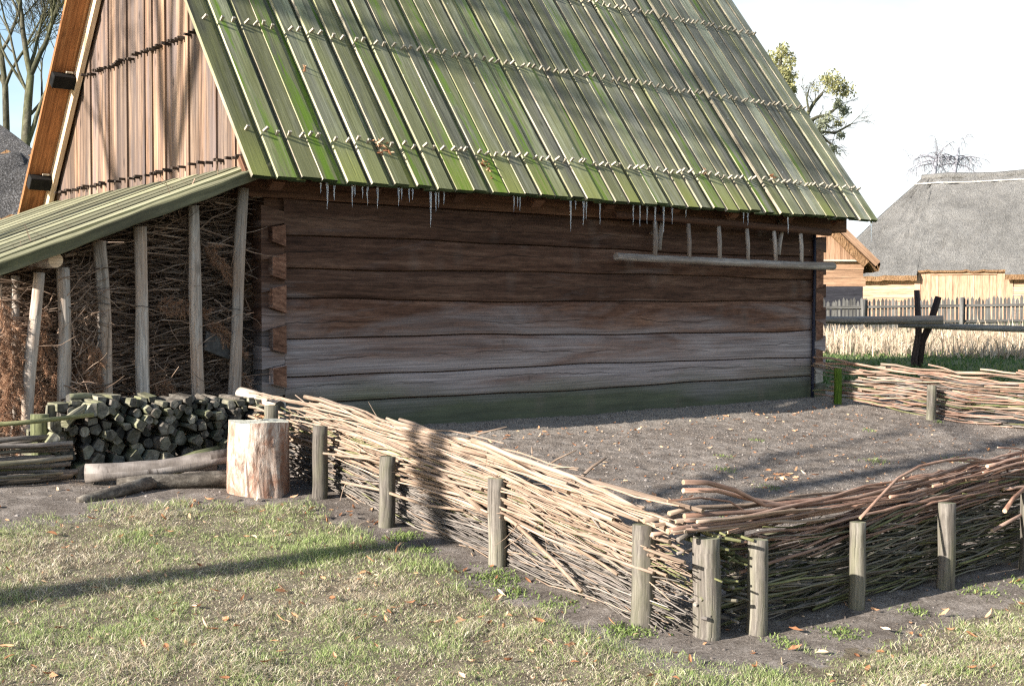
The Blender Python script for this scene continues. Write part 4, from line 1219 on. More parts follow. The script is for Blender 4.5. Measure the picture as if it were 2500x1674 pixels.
for k in range(190):
    lay = rng.uniform(.02, .85); L = rng.uniform(.5, 1.6); t0 = rng.uniform(-.05, 3.8); tilt = rng.gauss(0, .03)
    pts = weave_path(PB, DB, NB, 5, t0, t0 + L, max(hb(t0) * lay + tilt, 0), max(hb(t0 + L) * lay - tilt, 0), rng.uniform(-.05, .05), rng.uniform(.01, .03), 1.1, rng.choice([0, 3.14]), 8)
    r = rng.uniform(.005, .009); b.tube(pts, r, 5, mat=rng.choice([0, 0, 1, 1, 1, 2]))
tag(b.build("weave", [M['oldrod'], M['redrod'], M['greenrod']], bf, smooth=4), kind='stuff')

# --- left fence stub, running out of the picture from the firewood
sf = thing("wattle_fence", (-2.3, -.9, .45), "short mossy wattle fence leaving the picture left of the firewood", "wattle fence", "wattle fences round the garden bed")
post(sf, (-2.0, -.70, tz(-2, -.7)), (-2.0, -.70, .90), .06, ('greenpost', 'posttop'))
b = B(); b.box((-1.97, -.62, .40), (.05, .0, .55), (.07, .02, 0), (0, .04, 0)); b.build("plank_stake", M['post'], sf)
for k in range(22):
    z = .02 + .27 * (k / 22) ** 1.3; y = -.86 + rng.uniform(-.05, .1)
    x1 = -1.88 + rng.uniform(-.14, .08); x0 = x1 - rng.uniform(1.0, 1.8)
    r = rng.uniform(.009, .02); tl = rng.gauss(.01, .03)
    pts = [Vector((lerp(x0, x1, q), y + .02 * math.sin(q * 5 + k), tz(lerp(x0, x1, q), y) + z + tl * (q - .5) * 2 + .012 * math.sin(q * 6 + k * 2))) for q in np.linspace(0, 1, 8)]
    b = B(); b.tube(pts, r, 7, cap=1, wob=.03); b.build("rod", [M[rng.choice(['oldrod', 'greenrod', 'oldrod', 'oldrod', 'darkrod'])], M['rodend']], sf, smooth=4)
b = B(); b.tube([(-2.6, -.88, .86), (-2.2, -.9, .865), (-1.72, -.92, .895)], .016, 7, cap=1); b.build("rod", [M['greenrod'], M['rodend']], sf, smooth=4)

# ------------------------------------------------------------------ ground cover
N0 = 190000
cf = Vector((math.sin(YAW), math.cos(YAW))); cr_ = Vector((math.cos(YAW), -math.sin(YAW)))
edge = np.array([(-6.0, -2.05), (-2.61, -1.84), (-1.92, -1.74), (-1.19, -1.86), (-.86, -2.10), (-.95, -2.6), (-.92, -3.12), (-.98, -3.63), (-.78, -4.6), (-.82, -5.1), (-.3, -5.62), (.2, -5.72), (.74, -5.66), (1.66, -5.66), (3.2, -5.7), (6, -5.8)])
def in_lawn(x, y):
    """signed amount inside the lawn: positive = grass"""
    ye = np.interp(x, [-6, -2.61, -1.92, -1.19, -.80], [-2.05, -1.84, -1.74, -1.86, -2.08])
    d1 = ye - y
    xe = np.interp(-y, [1.8, 2.1, 2.6, 3.12, 3.63, 4.6, 5.1, 5.6], [-.74, -.82, -.92, -.90, -.97, -.80, -.85, -.3])
    d2 = xe - x
    left = np.minimum(d1, d2)
    yf = np.interp(x, [-.5, .0, .2, .74, 1.66, 3.2], [-5.55, -5.66, -5.74, -5.68, -5.66, -5.7])
    front = yf - y
    return np.maximum(left, front)
def scatter(n, x0, x1, y0, y1):
    x = npr.uniform(x0, x1, n); y = npr.uniform(y0, y1, n)
    D = (x - CAM.x) * cf.x + (y - CAM.y) * cf.y; Rr = (x - CAM.x) * cr_.x + (y - CAM.y) * cr_.y
    ok = (D > 3.6) & (np.abs(Rr) < D * .56)
    return x[ok], y[ok]
def blades(name, x, y, h, wdt, lean, rnd, mat, bend=.5, z=None):
    n = len(x); z = terrain(x, y) - .004 if z is None else z
    a = npr.uniform(0, 2 * np.pi, n); dx, dy = np.cos(a), np.sin(a)
    fa = npr.uniform(0, 2 * np.pi, n); wx, wy = np.cos(fa) * wdt / 2, np.sin(fa) * wdt / 2
    l1 = lean * .4; l2 = lean * (1 + bend * .3)
    sh = np.sqrt(np.clip(1 - np.clip(lean, 0, .97) ** 2, .02, 1))
    m = np.stack([x + dx * h * l1, y + dy * h * l1, z + h * .55 * np.sqrt(sh)], -1)
    tp = np.stack([x + dx * h * l2, y + dy * h * l2, z + h * sh * .98], -1)
    v = np.empty((n, 5, 3))
    v[:, 0] = np.stack([x - wx, y - wy, z], -1); v[:, 1] = np.stack([x + wx, y + wy, z], -1)
    v[:, 2] = m + np.stack([wx, wy, 0 * wx], -1) * .85; v[:, 3] = m - np.stack([wx, wy, 0 * wx], -1) * .85
    v[:, 4] = tp
    b0 = np.arange(n)[:, None] * 5
    tri = np.concatenate([b0 + np.array([[0, 1, 2]]), b0 + np.array([[0, 2, 3]]), b0 + np.array([[3, 2, 4]])], 0)
    return np_mesh(name, v.reshape(-1, 3), tri, mat, np.repeat(rnd, 5))
x, y = scatter(1150000, -4.6, 4.2, -8.2, -1.6)
ins = in_lawn(x, y) + .07 + .24 * fbm(x * 4, y * 4, 31) * 2
gn = fbm(x * 1.6, y * 1.6, 40) * 2 + .8 * fbm(x * 6, y * 6, 44)
dens = np.clip(.25 + ins * 3.2, 0, 1) * np.clip(.85 + 1.5 * fbm(x * 4.5, y * 4.5, 47), .1, 1)
D = (x - CAM.x) * cf.x + (y - CAM.y) * cf.y
ok = (ins > 0) & (npr.random(len(x)) < dens)
x, y, gn, ins, D = x[ok], y[ok], gn[ok], ins[ok], D[ok]
n = len(x)
edgeg = np.exp(-np.clip(ins - .02, 0, None) / .14)
isg = npr.random(n) < np.clip(.47 + .7 * gn + .35 * edgeg, .08, .92)
tuft = np.clip(.7 + 2.2 * fbm(x * 6, y * 6, 61), .3, 1.9)
h = np.where(isg, npr.uniform(.02, .05, n), npr.uniform(.024, .07, n)) * tuft * (1 + .45 * edgeg)
ln = np.where(isg, npr.uniform(.25, .8, n), npr.uniform(.72, .99, n))
rn = np.where(isg, npr.uniform(.52, 1.0, n), npr.uniform(.0, .5, n))
tag(blades("lawn_grass", x, y, h, np.where(isg, npr.uniform(.0012, .0034, n), npr.uniform(.0012, .0042, n)), ln, rn, M['grass']), "patchy winter lawn of straw and short green blades", "grass", kind='stuff')

# clumps of weeds at the stakes
wx, wy, wr = [], [], []
spots = [(-.66, -3.92, .16, 500), (-.72, -4.15, .12, 200), (-.60, -3.0, .1, 200), (-.73, -3.05, .1, 160), (-.70, -3.3, .09, 160), (-.60, -4.9, .12, 380), (-.62, -4.4, .12, 160), (-.02, -5.36, .1, 130), (.35, -5.42, .12, 200), (1.0, -5.4, .1, 120), (1.7, -5.38, .14, 160), (2.1, -5.4, .12, 150),
         (1.6, -3.4, .08, 60), (2.7, -3.0, .1, 80), (3.3, -2.0, .08, 60), (2.9, -2.4, .1, 90), (4.6, -2.6, .14, 120), (4.2, -1.6, .08, 60), (5.4, -2.9, .15, 120), (5.9, -1.6, .08, 60), (3.6, -3.7, .1, 70), (2.2, -4.3, .08, 60), (4.9, -3.8, .1, 70), (7.1, -1.62, .05, 60)]
for sx, sy, rad, k in spots:
    wx += list(npr.normal(sx, rad * .5, k)); wy += list(npr.normal(sy, rad * .5, k)); wr += list(npr.uniform(0, 1, k))
wx, wy, wr = np.array(wx), np.array(wy), np.array(wr); k = len(wx)
tag(blades("weed_tufts", wx, wy, npr.uniform(.012, .034, k), npr.uniform(.004, .009, k), npr.uniform(.3, .95, k), wr, M['weed']), "small bright green weeds at the stakes and on the bed", "weeds", kind='stuff')

# soil crumbs
x, y = scatter(90000, -2.6, 7.8, -5.8, -.02)
keep = (in_lawn(x, y) < .03) & ((npr.random(len(x)) < .3) | ((x > -.4) & (y > -5)))
x, y = x[keep], y[keep]; n = len(x)
s_ = npr.exponential(.003, n) + .0018; s_ = np.clip(s_, 0, .014)
z = terrain(x, y)
o6 = np.array([(1, 0, 0), (-.5, .87, 0), (-.5, -.87, 0), (.1, .1, .85)])
rot = npr.uniform(0, 6.28, n); jit = npr.uniform(.6, 1.4, (n, 4, 3))
ox = o6[None] * jit * s_[:, None, None]
cxs, sns = np.cos(rot)[:, None], np.sin(rot)[:, None]
v = np.stack([x[:, None] + ox[..., 0] * cxs - ox[..., 1] * sns, y[:, None] + ox[..., 0] * sns + ox[..., 1] * cxs, z[:, None] + ox[..., 2] - .001], -1)
b0 = np.arange(n)[:, None] * 4
tri = np.concatenate([b0 + np.array([[0, 1, 3]]), b0 + np.array([[1, 2, 3]]), b0 + np.array([[2, 0, 3]])], 0)
tag(np_mesh("soil_crumbs", v.reshape(-1, 3), tri, M['clod'], np.repeat(npr.uniform(0, 1, n), 4)), "loose crumbs and grit on the dug soil", "soil crumbs", kind='stuff')

# fallen leaves
def leaf_geo(L, Wd, curl):
    v, f = [], []
    for k in range(6):
        q = k / 5; ww = Wd * math.sin(min(q * 1.05 + .06, 1) * 3.14) ** .8
        zz = curl * (q - .5) ** 2 * 4 * L
        fold = .35 * ww
        v += [(L * (q - .5), -ww / 2, zz + fold), (L * (q - .5), 0, zz), (L * (q - .5), ww / 2, zz + fold * rng.uniform(.4, 1.4))]
    for k in range(5):
        a = k * 3; f += [(a, a + 3, a + 4, a + 1), (a + 1, a + 4, a + 5, a + 2)]
    return v, f
lm = []
for k in range(8):
    v, f = leaf_geo(rng.uniform(.05, .10), rng.uniform(.018, .036), rng.uniform(-.12, .3))
    me = bpy.data.meshes.new("fallen_leaf"); me.from_pydata(v, [], f); me.materials.append(M['leaf']); me.update(); lm.append(me)
lawn_l, bed_l = [], []
while len(lawn_l) < 130:
    x, y = rng.uniform(-3.8, 3), rng.uniform(-7.2, -1.7)
    D = (x - CAM.x) * cf.x + (y - CAM.y) * cf.y; Rr = (x - CAM.x) * cr_.x + (y - CAM.y) * cr_.y
    if D < 4.8 or abs(Rr) > .43 * D: continue
    if in_lawn(x, y) > .02 and rng.random() < .75 or -.45 < in_lawn(x, y) < .02 and (y < -5.3 or x < -.62) : lawn_l.append((x, y))
while len(bed_l) < 150:
    x, y = rng.uniform(-.2, 7.0), rng.uniform(-4.8, -.4)
    if rng.random() < .35: y = -.62 + rng.gauss(0, .09) - .05 * max(x - 4, 0); x = rng.uniform(1.6, 6.8)
    elif rng.random() < .3: x, y = 3.25 + rng.gauss(0, .22), -2.75 + rng.gauss(0, .10)
    bed_l.append((x, y))
for pts, lab, grp, hz in ((lawn_l, "curled dry brown leaf lying on the winter lawn", "dry leaves on the lawn", .02), (bed_l, "curled dry orange brown leaf lying on the dark bed soil", "dry leaves on the bed", .006)):
    for x, y in pts:
        o = bpy.data.objects.new("fallen_leaf", lm[rng.randrange(8)]); COL.objects.link(o)
        s_ = rng.uniform(.5, .95)
        o.location = (x, y, tz(x, y) + hz * rng.uniform(.6, 1.3)); o.scale = (s_, s_, s_)
        o.rotation_euler = (rng.gauss(0, .45), rng.gauss(0, .3), rng.uniform(0, 6.28))
        tag(o, lab, "leaf", grp)
def litter(name, items, label, cat, kind=None, origin=None):
    b = B()
    for (x, y, z, s_) in items:
        v, f = leaf_geo(rng.uniform(.045, .085) * s_, rng.uniform(.016, .032) * s_, rng.uniform(-.1, .4))
        m_ = Matrix.Rotation(rng.uniform(0, 6.28), 3, 'Z') @ Matrix.Rotation(rng.gauss(0, .6), 3, 'X') @ Matrix.Rotation(rng.gauss(0, .4), 3, 'Y')
        b.piece([tuple(m_ @ Vector(p) + Vector((x, y, z))) for p in v], f, [[(0, 0)] * 4 for _ in f])
    return tag(b.build(name, M['leaf_attr'], None, origin=origin), label, cat, kind=kind)
it = []
for _ in range(1500):
    x, y = rng.uniform(-4.2, 7), rng.uniform(-7.4, -.4)
    il = float(in_lawn(np.array(x), np.array(y)))
    it.append((x, y, tz(x, y) + (.015 if il > 0 else .004), rng.uniform(.3, .75)))
litter("leaf_litter", it, "small broken leaf litter scattered over lawn and bed", "leaf litter", 'stuff', (0, 0, 0))
for xr, s_, n_, lab in ((1.02, .43, 9, "clump of brown leaves caught at the roof pegs nearest the gable"), (2.12, .33, 12, "larger clump of orange leaves stuck between two roof boards above the eave"), (5.1, .47, 7, "dark clump of leaves and twigs at the pegs in the middle of the roof"), (6.2, .50, 6, "small clump of leaves at the pegs near the right end of the roof"), (.62, 1.30, 3, "single pale leaf pinned between boards high on the left of the roof"), (1.1, .40, 5, "thin clump of leaves at the pegs beside the first clump")):
    p = E0 + Vector((xr, 0, 0)) + UP * s_ + NR * .075
    litter("leaf_clump", [(p.x + rng.gauss(0, .025), *(p + UP * rng.gauss(0, .05) + NR * rng.uniform(-.02, .01)).yz, rng.uniform(.7, 1.2)) for _ in range(n_)], lab, "leaf clump", None, tuple(p))
litter("leaf_clump", [(-.84 + rng.gauss(0, .02), -1.58 + rng.gauss(0, .02), .862 + rng.uniform(0, .03), .6) for _ in range(12)], "little heap of brown leaves on top of the chopping block", "leaf clump", None, (-.9, -1.62, .86))

# ------------------------------------------------------------------ farther off, to the right
x = npr.uniform(8.2, 34, 60000); y = npr.uniform(-9, 16, 60000)
D = (x - CAM.x) * cf.x + (y - CAM.y) * cf.y; Rr = (x - CAM.x) * cr_.x + (y - CAM.y) * cr_.y
u = Rr / D
ok = (u > .15) & (u < .55) & (D > 14.5) & (D < 36) & ((D < 24) | (npr.random(60000) < .4))
x, y, D = x[ok], y[ok], D[ok]; n = len(x)
x2 = x; 
tag(blades("green_strip", x, y, npr.uniform(.05, .13, n), npr.uniform(.012, .03, n), npr.uniform(.4, .95, n), npr.uniform(0, 1, n), M['fargrass']), "strip of short green grass behind the far wattle fence", "grass", kind='stuff')
x = npr.uniform(8, 40, 90000); y = npr.uniform(-6, 22, 90000)
D = (x - CAM.x) * cf.x + (y - CAM.y) * cf.y; Rr = (x - CAM.x) * cr_.x + (y - CAM.y) * cr_.y
u = Rr / D; edge_ = 23.2 + 2.2 * fbm(x * .5, y * .5, 77) + 3 * (.30 - u) * 4
ok = (u > .15) & (u < .55) & (D > edge_) & (D < 33.5)
x, y, D = x[ok], y[ok], D[ok]; n = len(x)
up = npr.random(n) < .5
h = np.where(up, npr.uniform(.18, .48, n) * np.clip(.8 + 1.5 * fbm(x * 1.3, y * 1.3, 79), .4, 1.4), npr.uniform(.2, .5, n))
tag(blades("reed_stubble", x, y, h, npr.uniform(.012, .028, n), np.where(up, npr.uniform(.0, .25, n), npr.uniform(.6, .97, n)), npr.uniform(0, 1, n), M['reed']), "band of pale dry reed stubble in front of the picket fence", "reed stubble", kind='stuff')

FW = Vector((math.sin(YAW), math.cos(YAW), 0)); RT = Vector((math.cos(YAW), -math.sin(YAW), 0))
C0 = Vector((CAM.x, CAM.y, 0))
def at(rt, fw, z): return C0 + RT * rt + FW * fw + Vector((0, 0, z))       # village beyond: right, forward, up from the viewer's spot

# rail fence with crossed stakes
rl = thing("rail_fence", (12.65, 2.3, .62), "rail fence with dark crossed stakes carrying two long poles", "rail fence")
b = B(); b.tube([(12.64, 2.33, .45), (12.60, 2.36, .8), (12.66, 2.32, 1.2), (12.66, 2.36, 1.9)], [.052, .054, .05, .045], 10, wob=.06); b.build("stake", M['darkpole'], rl, smooth=4)
b = B(); b.tube([(12.64, 2.33, .5), (12.70, 2.28, 1.1), (12.78, 2.2, 1.35), (12.90, 2.13, 1.79)], [.05, .055, .055, .05], 10, wob=.06); b.build("stake", M['darkpole'], rl, smooth=4)
b = B(); b.tube([(10.4, 6.15, 1.45), (11.2, 4.57, 1.46), (11.9, 3.2, 1.42), (12.6, 1.85, 1.435)], [.05, .058, .06, .066], 12, cap=1, wob=.03); b.build("rail", [M['pole'], M['thinrail']], rl, smooth=4)
b = B(); b.tube([(12.52, 2.60, 1.345), (12.85, 1.9, 1.325), (13.2, 1.0, 1.30), (13.9, -.8, 1.26)], [.038, .048, .05, .052], 12, cap=1, wob=.03); b.build("rail", [M['thinrail'], M['thinrail']], rl, smooth=4)

# picket fence
pk = thing("picket_fence", tuple(at(9, 34.5, .9)), "long weathered grey picket fence in front of the thatched barn", "picket fence")
pA, pB = at(4.0, 35.2, 0), at(21, 33.6, 0)
pd = (pB - pA); Lp = pd.length; pd.normalize(); pn = pd.cross(Vector((0, 0, 1)))
b = B(); s_ = 0
while s_ < Lp:
    wd = rng.uniform(.058, .082); c = pA + pd * s_
    zg = tz(c.x, c.y) - .02; hh = 1.0 + rng.uniform(-.05, .05); tl = rng.gauss(0, .012)
    o = Vector((c.x, c.y, zg))
    P = [o, o + pd * wd, o + pd * (wd + tl) + Vector((0, 0, hh - .07)), o + pd * (wd / 2 + tl) + Vector((0, 0, hh)), o + pd * tl + Vector((0, 0, hh - .07))]
    b.prism(P, pn * -.025, udir=(0, 0, 1))
    s_ += wd + rng.uniform(.022, .04)
b.build("picket_panel", M['picket'], pk)
for zz in (.3, .72):
    b = B(); za, zc = tz(pA.x, pA.y), tz(pB.x, pB.y)
    b.box(pA + Vector((0, 0, za + zz)) + pn * .004, pd * Lp + Vector((0, 0, zc - za)), pn * .05, (0, 0, .07)); b.build("rail", M['picket'], pk)
for s_ in np.arange(.4, Lp, 2.6):
    c = pA + pd * s_ + pn * .10; b = B(); b.tube([(c.x, c.y, tz(c.x, c.y) - .1), (c.x, c.y, tz(c.x, c.y) + .98)], .06, 8); b.build("post", M['picket'], pk, smooth=4)

# thatched barn
def pxp(px, py, D):                       # a point of the village at depth D seen through photo pixel (2342 wide): design aid for real, solid buildings
    K = 2500 / 2342
    r_ = (px * K - 1250) / 3099.5; u_ = (837 - py * K) / 3099.5
    cp, sp = math.cos(PITCH), math.sin(PITCH)
    return CAM + (FW * (cp + u_ * sp) + RT * r_ + Vector((0, 0, u_ * cp - sp))) * D
tb = thing("thatched_barn", tuple(at(18, 58, .9)), "big barn with huge grey thatched hip roof and light plank walls", "barn")
A_ = (RT * .90 - FW * .436).normalized()            # along the ridge, to the right and nearer
Q_ = (-RT * .436 - FW * .90).normalized()           # across, towards the viewer
R0 = pxp(2113, 405, 60)
EZ1, EZ2 = 3.06, 3.28
RL_ = 22.0; HW = 5.2; HIP = 3.8
rz = R0.z
def eav(a, q, z): p = R0 + A_ * a + Q_ * q; p.z = z; return p
def sheet(b, a, b_, c, d, nu, nv, th, bulge=.0, mat=0, rim=1):
    """thick thatch sheet over four corners"""
    a, b_, c, d = map(Vector, (a, b_, c, d)); nrm = (b_ - a).cross(d - a).normalized()
    if nrm.z < 0: nrm = -nrm
    top = []
    for j in range(nv + 1):
        for i in range(nu + 1):
            p = a.lerp(b_, i / nu).lerp(d.lerp(c, i / nu), j / nv)
            f = .05 * rng.gauss(0, 1) if 0 < i < nu and 0 < j < nv else (.03 * rng.gauss(0, 1) if 0 < i < nu else 0)
            top.append(tuple(p + nrm * (f + bulge * math.sin(j / nv * 3.14))))
    W1 = nu + 1
    fs = [(j * W1 + i, j * W1 + i + 1, (j + 1) * W1 + i + 1, (j + 1) * W1 + i) for j in range(nv) for i in range(nu)]
    b.piece(top, fs, [[(0, 0)] * 4 for _ in fs], .5, [mat] * len(fs))
    low = [tuple(Vector(p) - nrm * th * .3 - Vector((0, 0, th * .7))) for p in top]
    rim = [(i, i + 1) for i in range(nu)]
    vs_ = top[:W1] + low[:W1]
    b.piece(vs_, [(i + 1, i, W1 + i, W1 + i + 1) for i in range(nu)], [[(0, 0)] * 4 for _ in range(nu)], .5, [1] * nu)
    inner = [tuple(Vector(low[i]).lerp(Vector(low[nv * W1 + i]), .35)) for i in range(W1)]
    b.piece(low[:W1] + inner, [(i + 1, i, W1 + i, W1 + i + 1) for i in range(nu)], [[(0, 0)] * 4 for _ in range(nu)], .5, [1] * nu)
b = B()
CUT, CU2 = .46, 4.05
sheet(b, eav(-HIP, HW, EZ1), eav(CUT, HW, EZ1), eav(CUT, 0, rz), eav(0, 0, rz), 22, 16, .24, .12)
sheet(b, eav(CUT, HW * (rz - EZ2) / (rz - EZ1), EZ2), eav(CU2, HW * (rz - EZ2) / (rz - EZ1), EZ2), eav(CU2, 0, rz), eav(CUT, 0, rz), 16, 16, .10, .12)
sheet(b, eav(CU2, HW, EZ1), eav(RL_, HW, EZ1), eav(RL_, 0, rz), eav(CU2, 0, rz), 24, 16, .24, .12)
sheet(b, eav(-HIP, -HW, EZ1), eav(-HIP, HW, EZ1), eav(0, 0.01, rz), eav(0, -.01, rz), 12, 12, .34, .1)
sheet(b, eav(RL_, -HW, EZ1), eav(-HIP, -HW, EZ1), eav(0, 0, rz), eav(RL_, 0, rz), 16, 10, .34, .1)
b.build("thatch_roof", [M['thatch'], M['reedend']], tb, smooth=True)
b = B()
pts = [eav(a, .0, rz - .03 + .05 * math.sin(a * 1.7)) for a in np.linspace(-.1, RL_, 20)]
b.tube(pts, .16, 8, wob=.1); b.build("ridge", M['thatch'], tb, smooth=True)
b = B()
b.tube([eav(a, .52, rz - .50 + .14 + .02 * math.sin(a * 2)) for a in np.linspace(-.35, RL_, 20)], .04, 5); b.build("ridge_pole", M['ridgeline'], tb, smooth=True)
b = B()
GZ0 = .6
def vwall(b, a0, a1, q, z0, z1, rows=5, vert=False, th=.12):
    if vert:
        n_ = max(1, int((a1 - a0) / .28))
        for i in range(n_):
            p = eav(lerp(a0, a1, i / n_), q - rng.uniform(0, .02), z0); b.box(p, (0, 0, z1 - z0), A_ * ((a1 - a0) / n_ - .012), Q_ * -th)
    else:
        for i in range(rows):
            p = eav(a0, q - rng.uniform(0, .03), lerp(z0, z1, i / rows)); b.box(p, A_ * (a1 - a0), (0, 0, (z1 - z0) / rows - .015), Q_ * -th)
vwall(b, -HIP + .35, CUT - .15, HW - .45, GZ0, EZ1 + .12, 8); b.build("front_wall", M['lightboard'], tb)
b = B()
for wq in ((-HIP + .25, -HIP + .8, HW - .40, GZ0, EZ1 + .1, 1, True), (CUT - .15, CUT + .12, HW - .36, GZ0, EZ2 - .06, 1, True), (CUT + .12, CUT + .55, HW - .40, GZ0, EZ2 - .06, 2, True), (CU2 - .35, CU2 + .3, HW - .40, GZ0, EZ2 - .06, 3, True)):
    b = B(); vwall(b, *wq); b.build("corner_boards", M['lightboard'], tb)
b = B(); vwall(b, CUT + .55, CU2 - .35, HW - .43, GZ0, EZ2 - .2, 8, True); b.build("barn_door", M['lightboard'], tb)
b = B(); vwall(b, CUT + .55, CU2 - .35, HW - .38, EZ2 - .2, EZ2 - .06, 1); b.build("lintel", M['orange'], tb)
b = B(); vwall(b, CU2 + .3, RL_ - .3, HW - .45, GZ0, EZ1 + .1, 8)
for i in range(8): b.box(eav(-HIP + .6, -HW + .7, lerp(GZ0, EZ1 + .1, i / 8)), Q_ * (2 * HW - 1.4), (0, 0, (EZ1 + .1 - GZ0) / 8 - .015), A_ * .12)
b.build("end_wall", M['lightboard'], tb)

# small gabled house between the barns
hs = thing("log_house", tuple(at(8.5, 38.5, .9)), "small orange log house with plank gable seen past the barn's corner", "house")
w0 = pxp(1790, 600, 39); w1 = pxp(1972, 600, 39)
hd = (w1 - w0); hd.z = 0; hwid = hd.length; hd.normalize(); hn = Vector((hd.y, -hd.x, 0))      # hn towards the viewer
if hn.dot(FW) > 0: hn = -hn
zl = pxp(1930, 598, 39).z; zp = pxp(1930, 655, 39).z
def hp(a, q, z): p = w0 + hd * a + hn * q; p.z = z; return p
b = B(); b.box(hp(0, .03, .5), hd * (hwid + .02), hn * -5, (0, 0, zp - .5)); b.build("plinth", M['tar'], hs)
nl = 3
for i in range(nl):
    b = B(); b.box(hp(-.0, 0, lerp(zp, zl, i / nl) + .005), hd * (hwid + rng.uniform(.03, .12)), hn * -.2, (0, 0, (zl - zp) / nl - .012)); b.build("wall_log", M['orange'], hs)
b = B()
for i in range(nl): b.box(hp(hwid - .22, -.2, lerp(zp, zl, i / nl) + .005), hn * -4.8, hd * .2, (0, 0, (zl - zp) / nl - .012))
b.build("side_wall", M['orange'], hs)
b = B(); b.box(hp(-.1, .14, zl), hd * (hwid + .12), hn * -.2, (0, 0, .05)); b.build("ledge", M['thinrail'], hs)
za = zl + 2.6; apex = -.15
b = B(); a = -.9
rs = (za - (zl + .05)) / (hwid - .12 - apex)
while a < hwid - .15:
    wd = rng.uniform(.12, .19)
    def tp(aa): return zl + .05 + max(0, (hwid - .12 - max(aa, apex)) * rs)
    P = [hp(a, 0, zl + .055), hp(a + wd - .008, 0, zl + .055), hp(a + wd - .008, 0, tp(a + wd)), hp(a, 0, tp(a))]
    b.prism(P, hn * -.04, udir=(0, 0, 1)); a += wd
b.build("gable_boards", M['orange'], hs)
b = B()
top_ = hp(apex, .35, za + .25); ev = pxp(2014, 603, 38.7)
sl_ = ev - top_
nrm = sl_.cross(hn).normalized(); nrm = nrm if nrm.z > 0 else -nrm
sheet(b, ev, ev + hn * -5.2, top_ + hn * -5.2, top_, 8, 10, .25, .02)
b.build("thatch_roof", [M['thatch_near'], M['reedend']], hs, smooth=True)
b = B(); b.box(top_ - nrm * .17 + hn * .02, sl_ * .985, hn * .04, nrm * .20); b.build("barge_board", M['orange'], hs)
b = B(); b.box(top_ - nrm * .42 + hn * -.12, sl_ * .93, hn * .10, nrm * .24); b.build("thatch_edge", M['reedend'], hs)

# pale block beyond the thatched ridge
fb = thing("distant_building", tuple(pxp(2300, 392, 110)), "pale grey flat-topped block just showing over the thatched ridge", "building")
p = pxp(2289, 400, 110)
b = B(); b.box(p - Vector((0, 0, 11)), (0, 0, 12.2), RT * .85, FW * 3); b.build("wall", M['panel'], fb)
b = B(); b.box(p + RT * .9 - Vector((0, 0, 11)), (0, 0, 12.0), RT * .85, FW * 3); b.build("wall", M['panel'], fb)

# ------------------------------------------------------------------ trees
def grow(b, p, d, L, r, depth, spec, tips=None):
    """recursive limb; spec: (children, length ratio, spread, wander, up-pull, min radius)"""
    ch, lr, spr, wan, upz, rmin = spec
    n = max(3, int(3 + depth)); pts = [Vector(p)]; d = Vector(d).normalized(); rr = [r]
    for k in range(n):
        d = (d + Vector((rng.gauss(0, wan), rng.gauss(0, wan), rng.gauss(0, wan) + upz))).normalized()
        pts.append(pts[-1] + d * (L / n)); rr.append(max(r * (1 - .38 * (k + 1) / n), rmin))
    b.tube(pts, rr, 8 if depth > 3 else (5 if depth > 1 else 3), caps=False)
    if depth == 0:
        if tips is not None: tips.append(pts[-1])
        return
    for c in range(ch + (1 if rng.random() < .4 else 0)):
        f = rng.uniform(.45, 1.0) if c else 1.0
        i = min(int(f * n), n - 1); q = pts[i].lerp(pts[i + 1], f * n - i) if i < n else pts[-1]
        ax = Vector((rng.gauss(0, 1), rng.gauss(0, 1), rng.gauss(0, 1))); ax = (ax - d * ax.dot(d)).normalized()
        sp = rng.uniform(.5, 1.0) * spr * (.5 if c == 0 else 1)
        nd = (d * math.cos(sp) + ax * math.sin(sp)).normalized()
        grow(b, q, nd, L * lr * rng.uniform(.8, 1.15), max(rr[i] * (.78 if c == 0 else .58), rmin), depth - 1, spec, tips)

def tree(base, d, L, r, depth, spec, label, mat='treebark', cat="tree", trunkpts=None, group=None):
    root = thing("bare_tree", base, label, cat, group)
    tk, cr2 = B(), B(); tips = []
    pts = trunkpts or [Vector(base) + Vector(d) * (L * k / 5) + Vector((rng.gauss(0, .03), rng.gauss(0, .03), 0)) * (k > 0) for k in range(6)]
    tk.tube(pts, [r * (1.12 - .32 * k / (len(pts) - 1)) for k in range(len(pts))], 10, wob=.05)
    tk.build("trunk", M[mat], root, smooth=True)
    return root, pts, cr2, tips

# two bare trees behind the left roof
r_, pts, c_, _ = tree(tuple(pxp(62, 420, 31) - Vector((0, 0, 2.5))), (0, 0, 1), 1, .105, 0, None, "mossy bare tree forking behind the left thatched roof, trunk in view",
                      trunkpts=[pxp(62, 420, 31) - Vector((0, 0, 2.5)), pxp(58, 340, 31), pxp(62, 270, 31), pxp(66, 215, 31), pxp(70, 172, 31)])
SP = (3, .72, .70, .08, .05, .005)
for q, r, d2 in ((pts[-1], .10, (-.25, .1, 1)), (pts[-1], .09, (.32, .1, 1)), (pts[-2], .05, (-.7, .2, 1)), (pts[1], .08, (.30, 0, 1.0)), (pts[2], .05, (.6, .2, .8)), (pts[3], .05, (-.5, -.3, .9)), (pts[-1], .06, (0, .4, 1))):
    grow(c_, q, RT * d2[0] + FW * d2[1] + Vector((0, 0, d2[2])), 1.9, r * .8, 6, SP)
c_.build("crown", M['treebark'], r_, smooth=4)
r_, pts, c_, _ = tree(tuple(pxp(14, 300, 34) - Vector((0, 0, 4))), (0, 0, 1), 1, .085, 0, None, "thinner bare tree at the extreme left edge behind the thatched roof",
                      trunkpts=[pxp(14, 300, 34) - Vector((0, 0, 4)), pxp(14, 290, 34), pxp(12, 200, 34), pxp(2, 120, 34)])
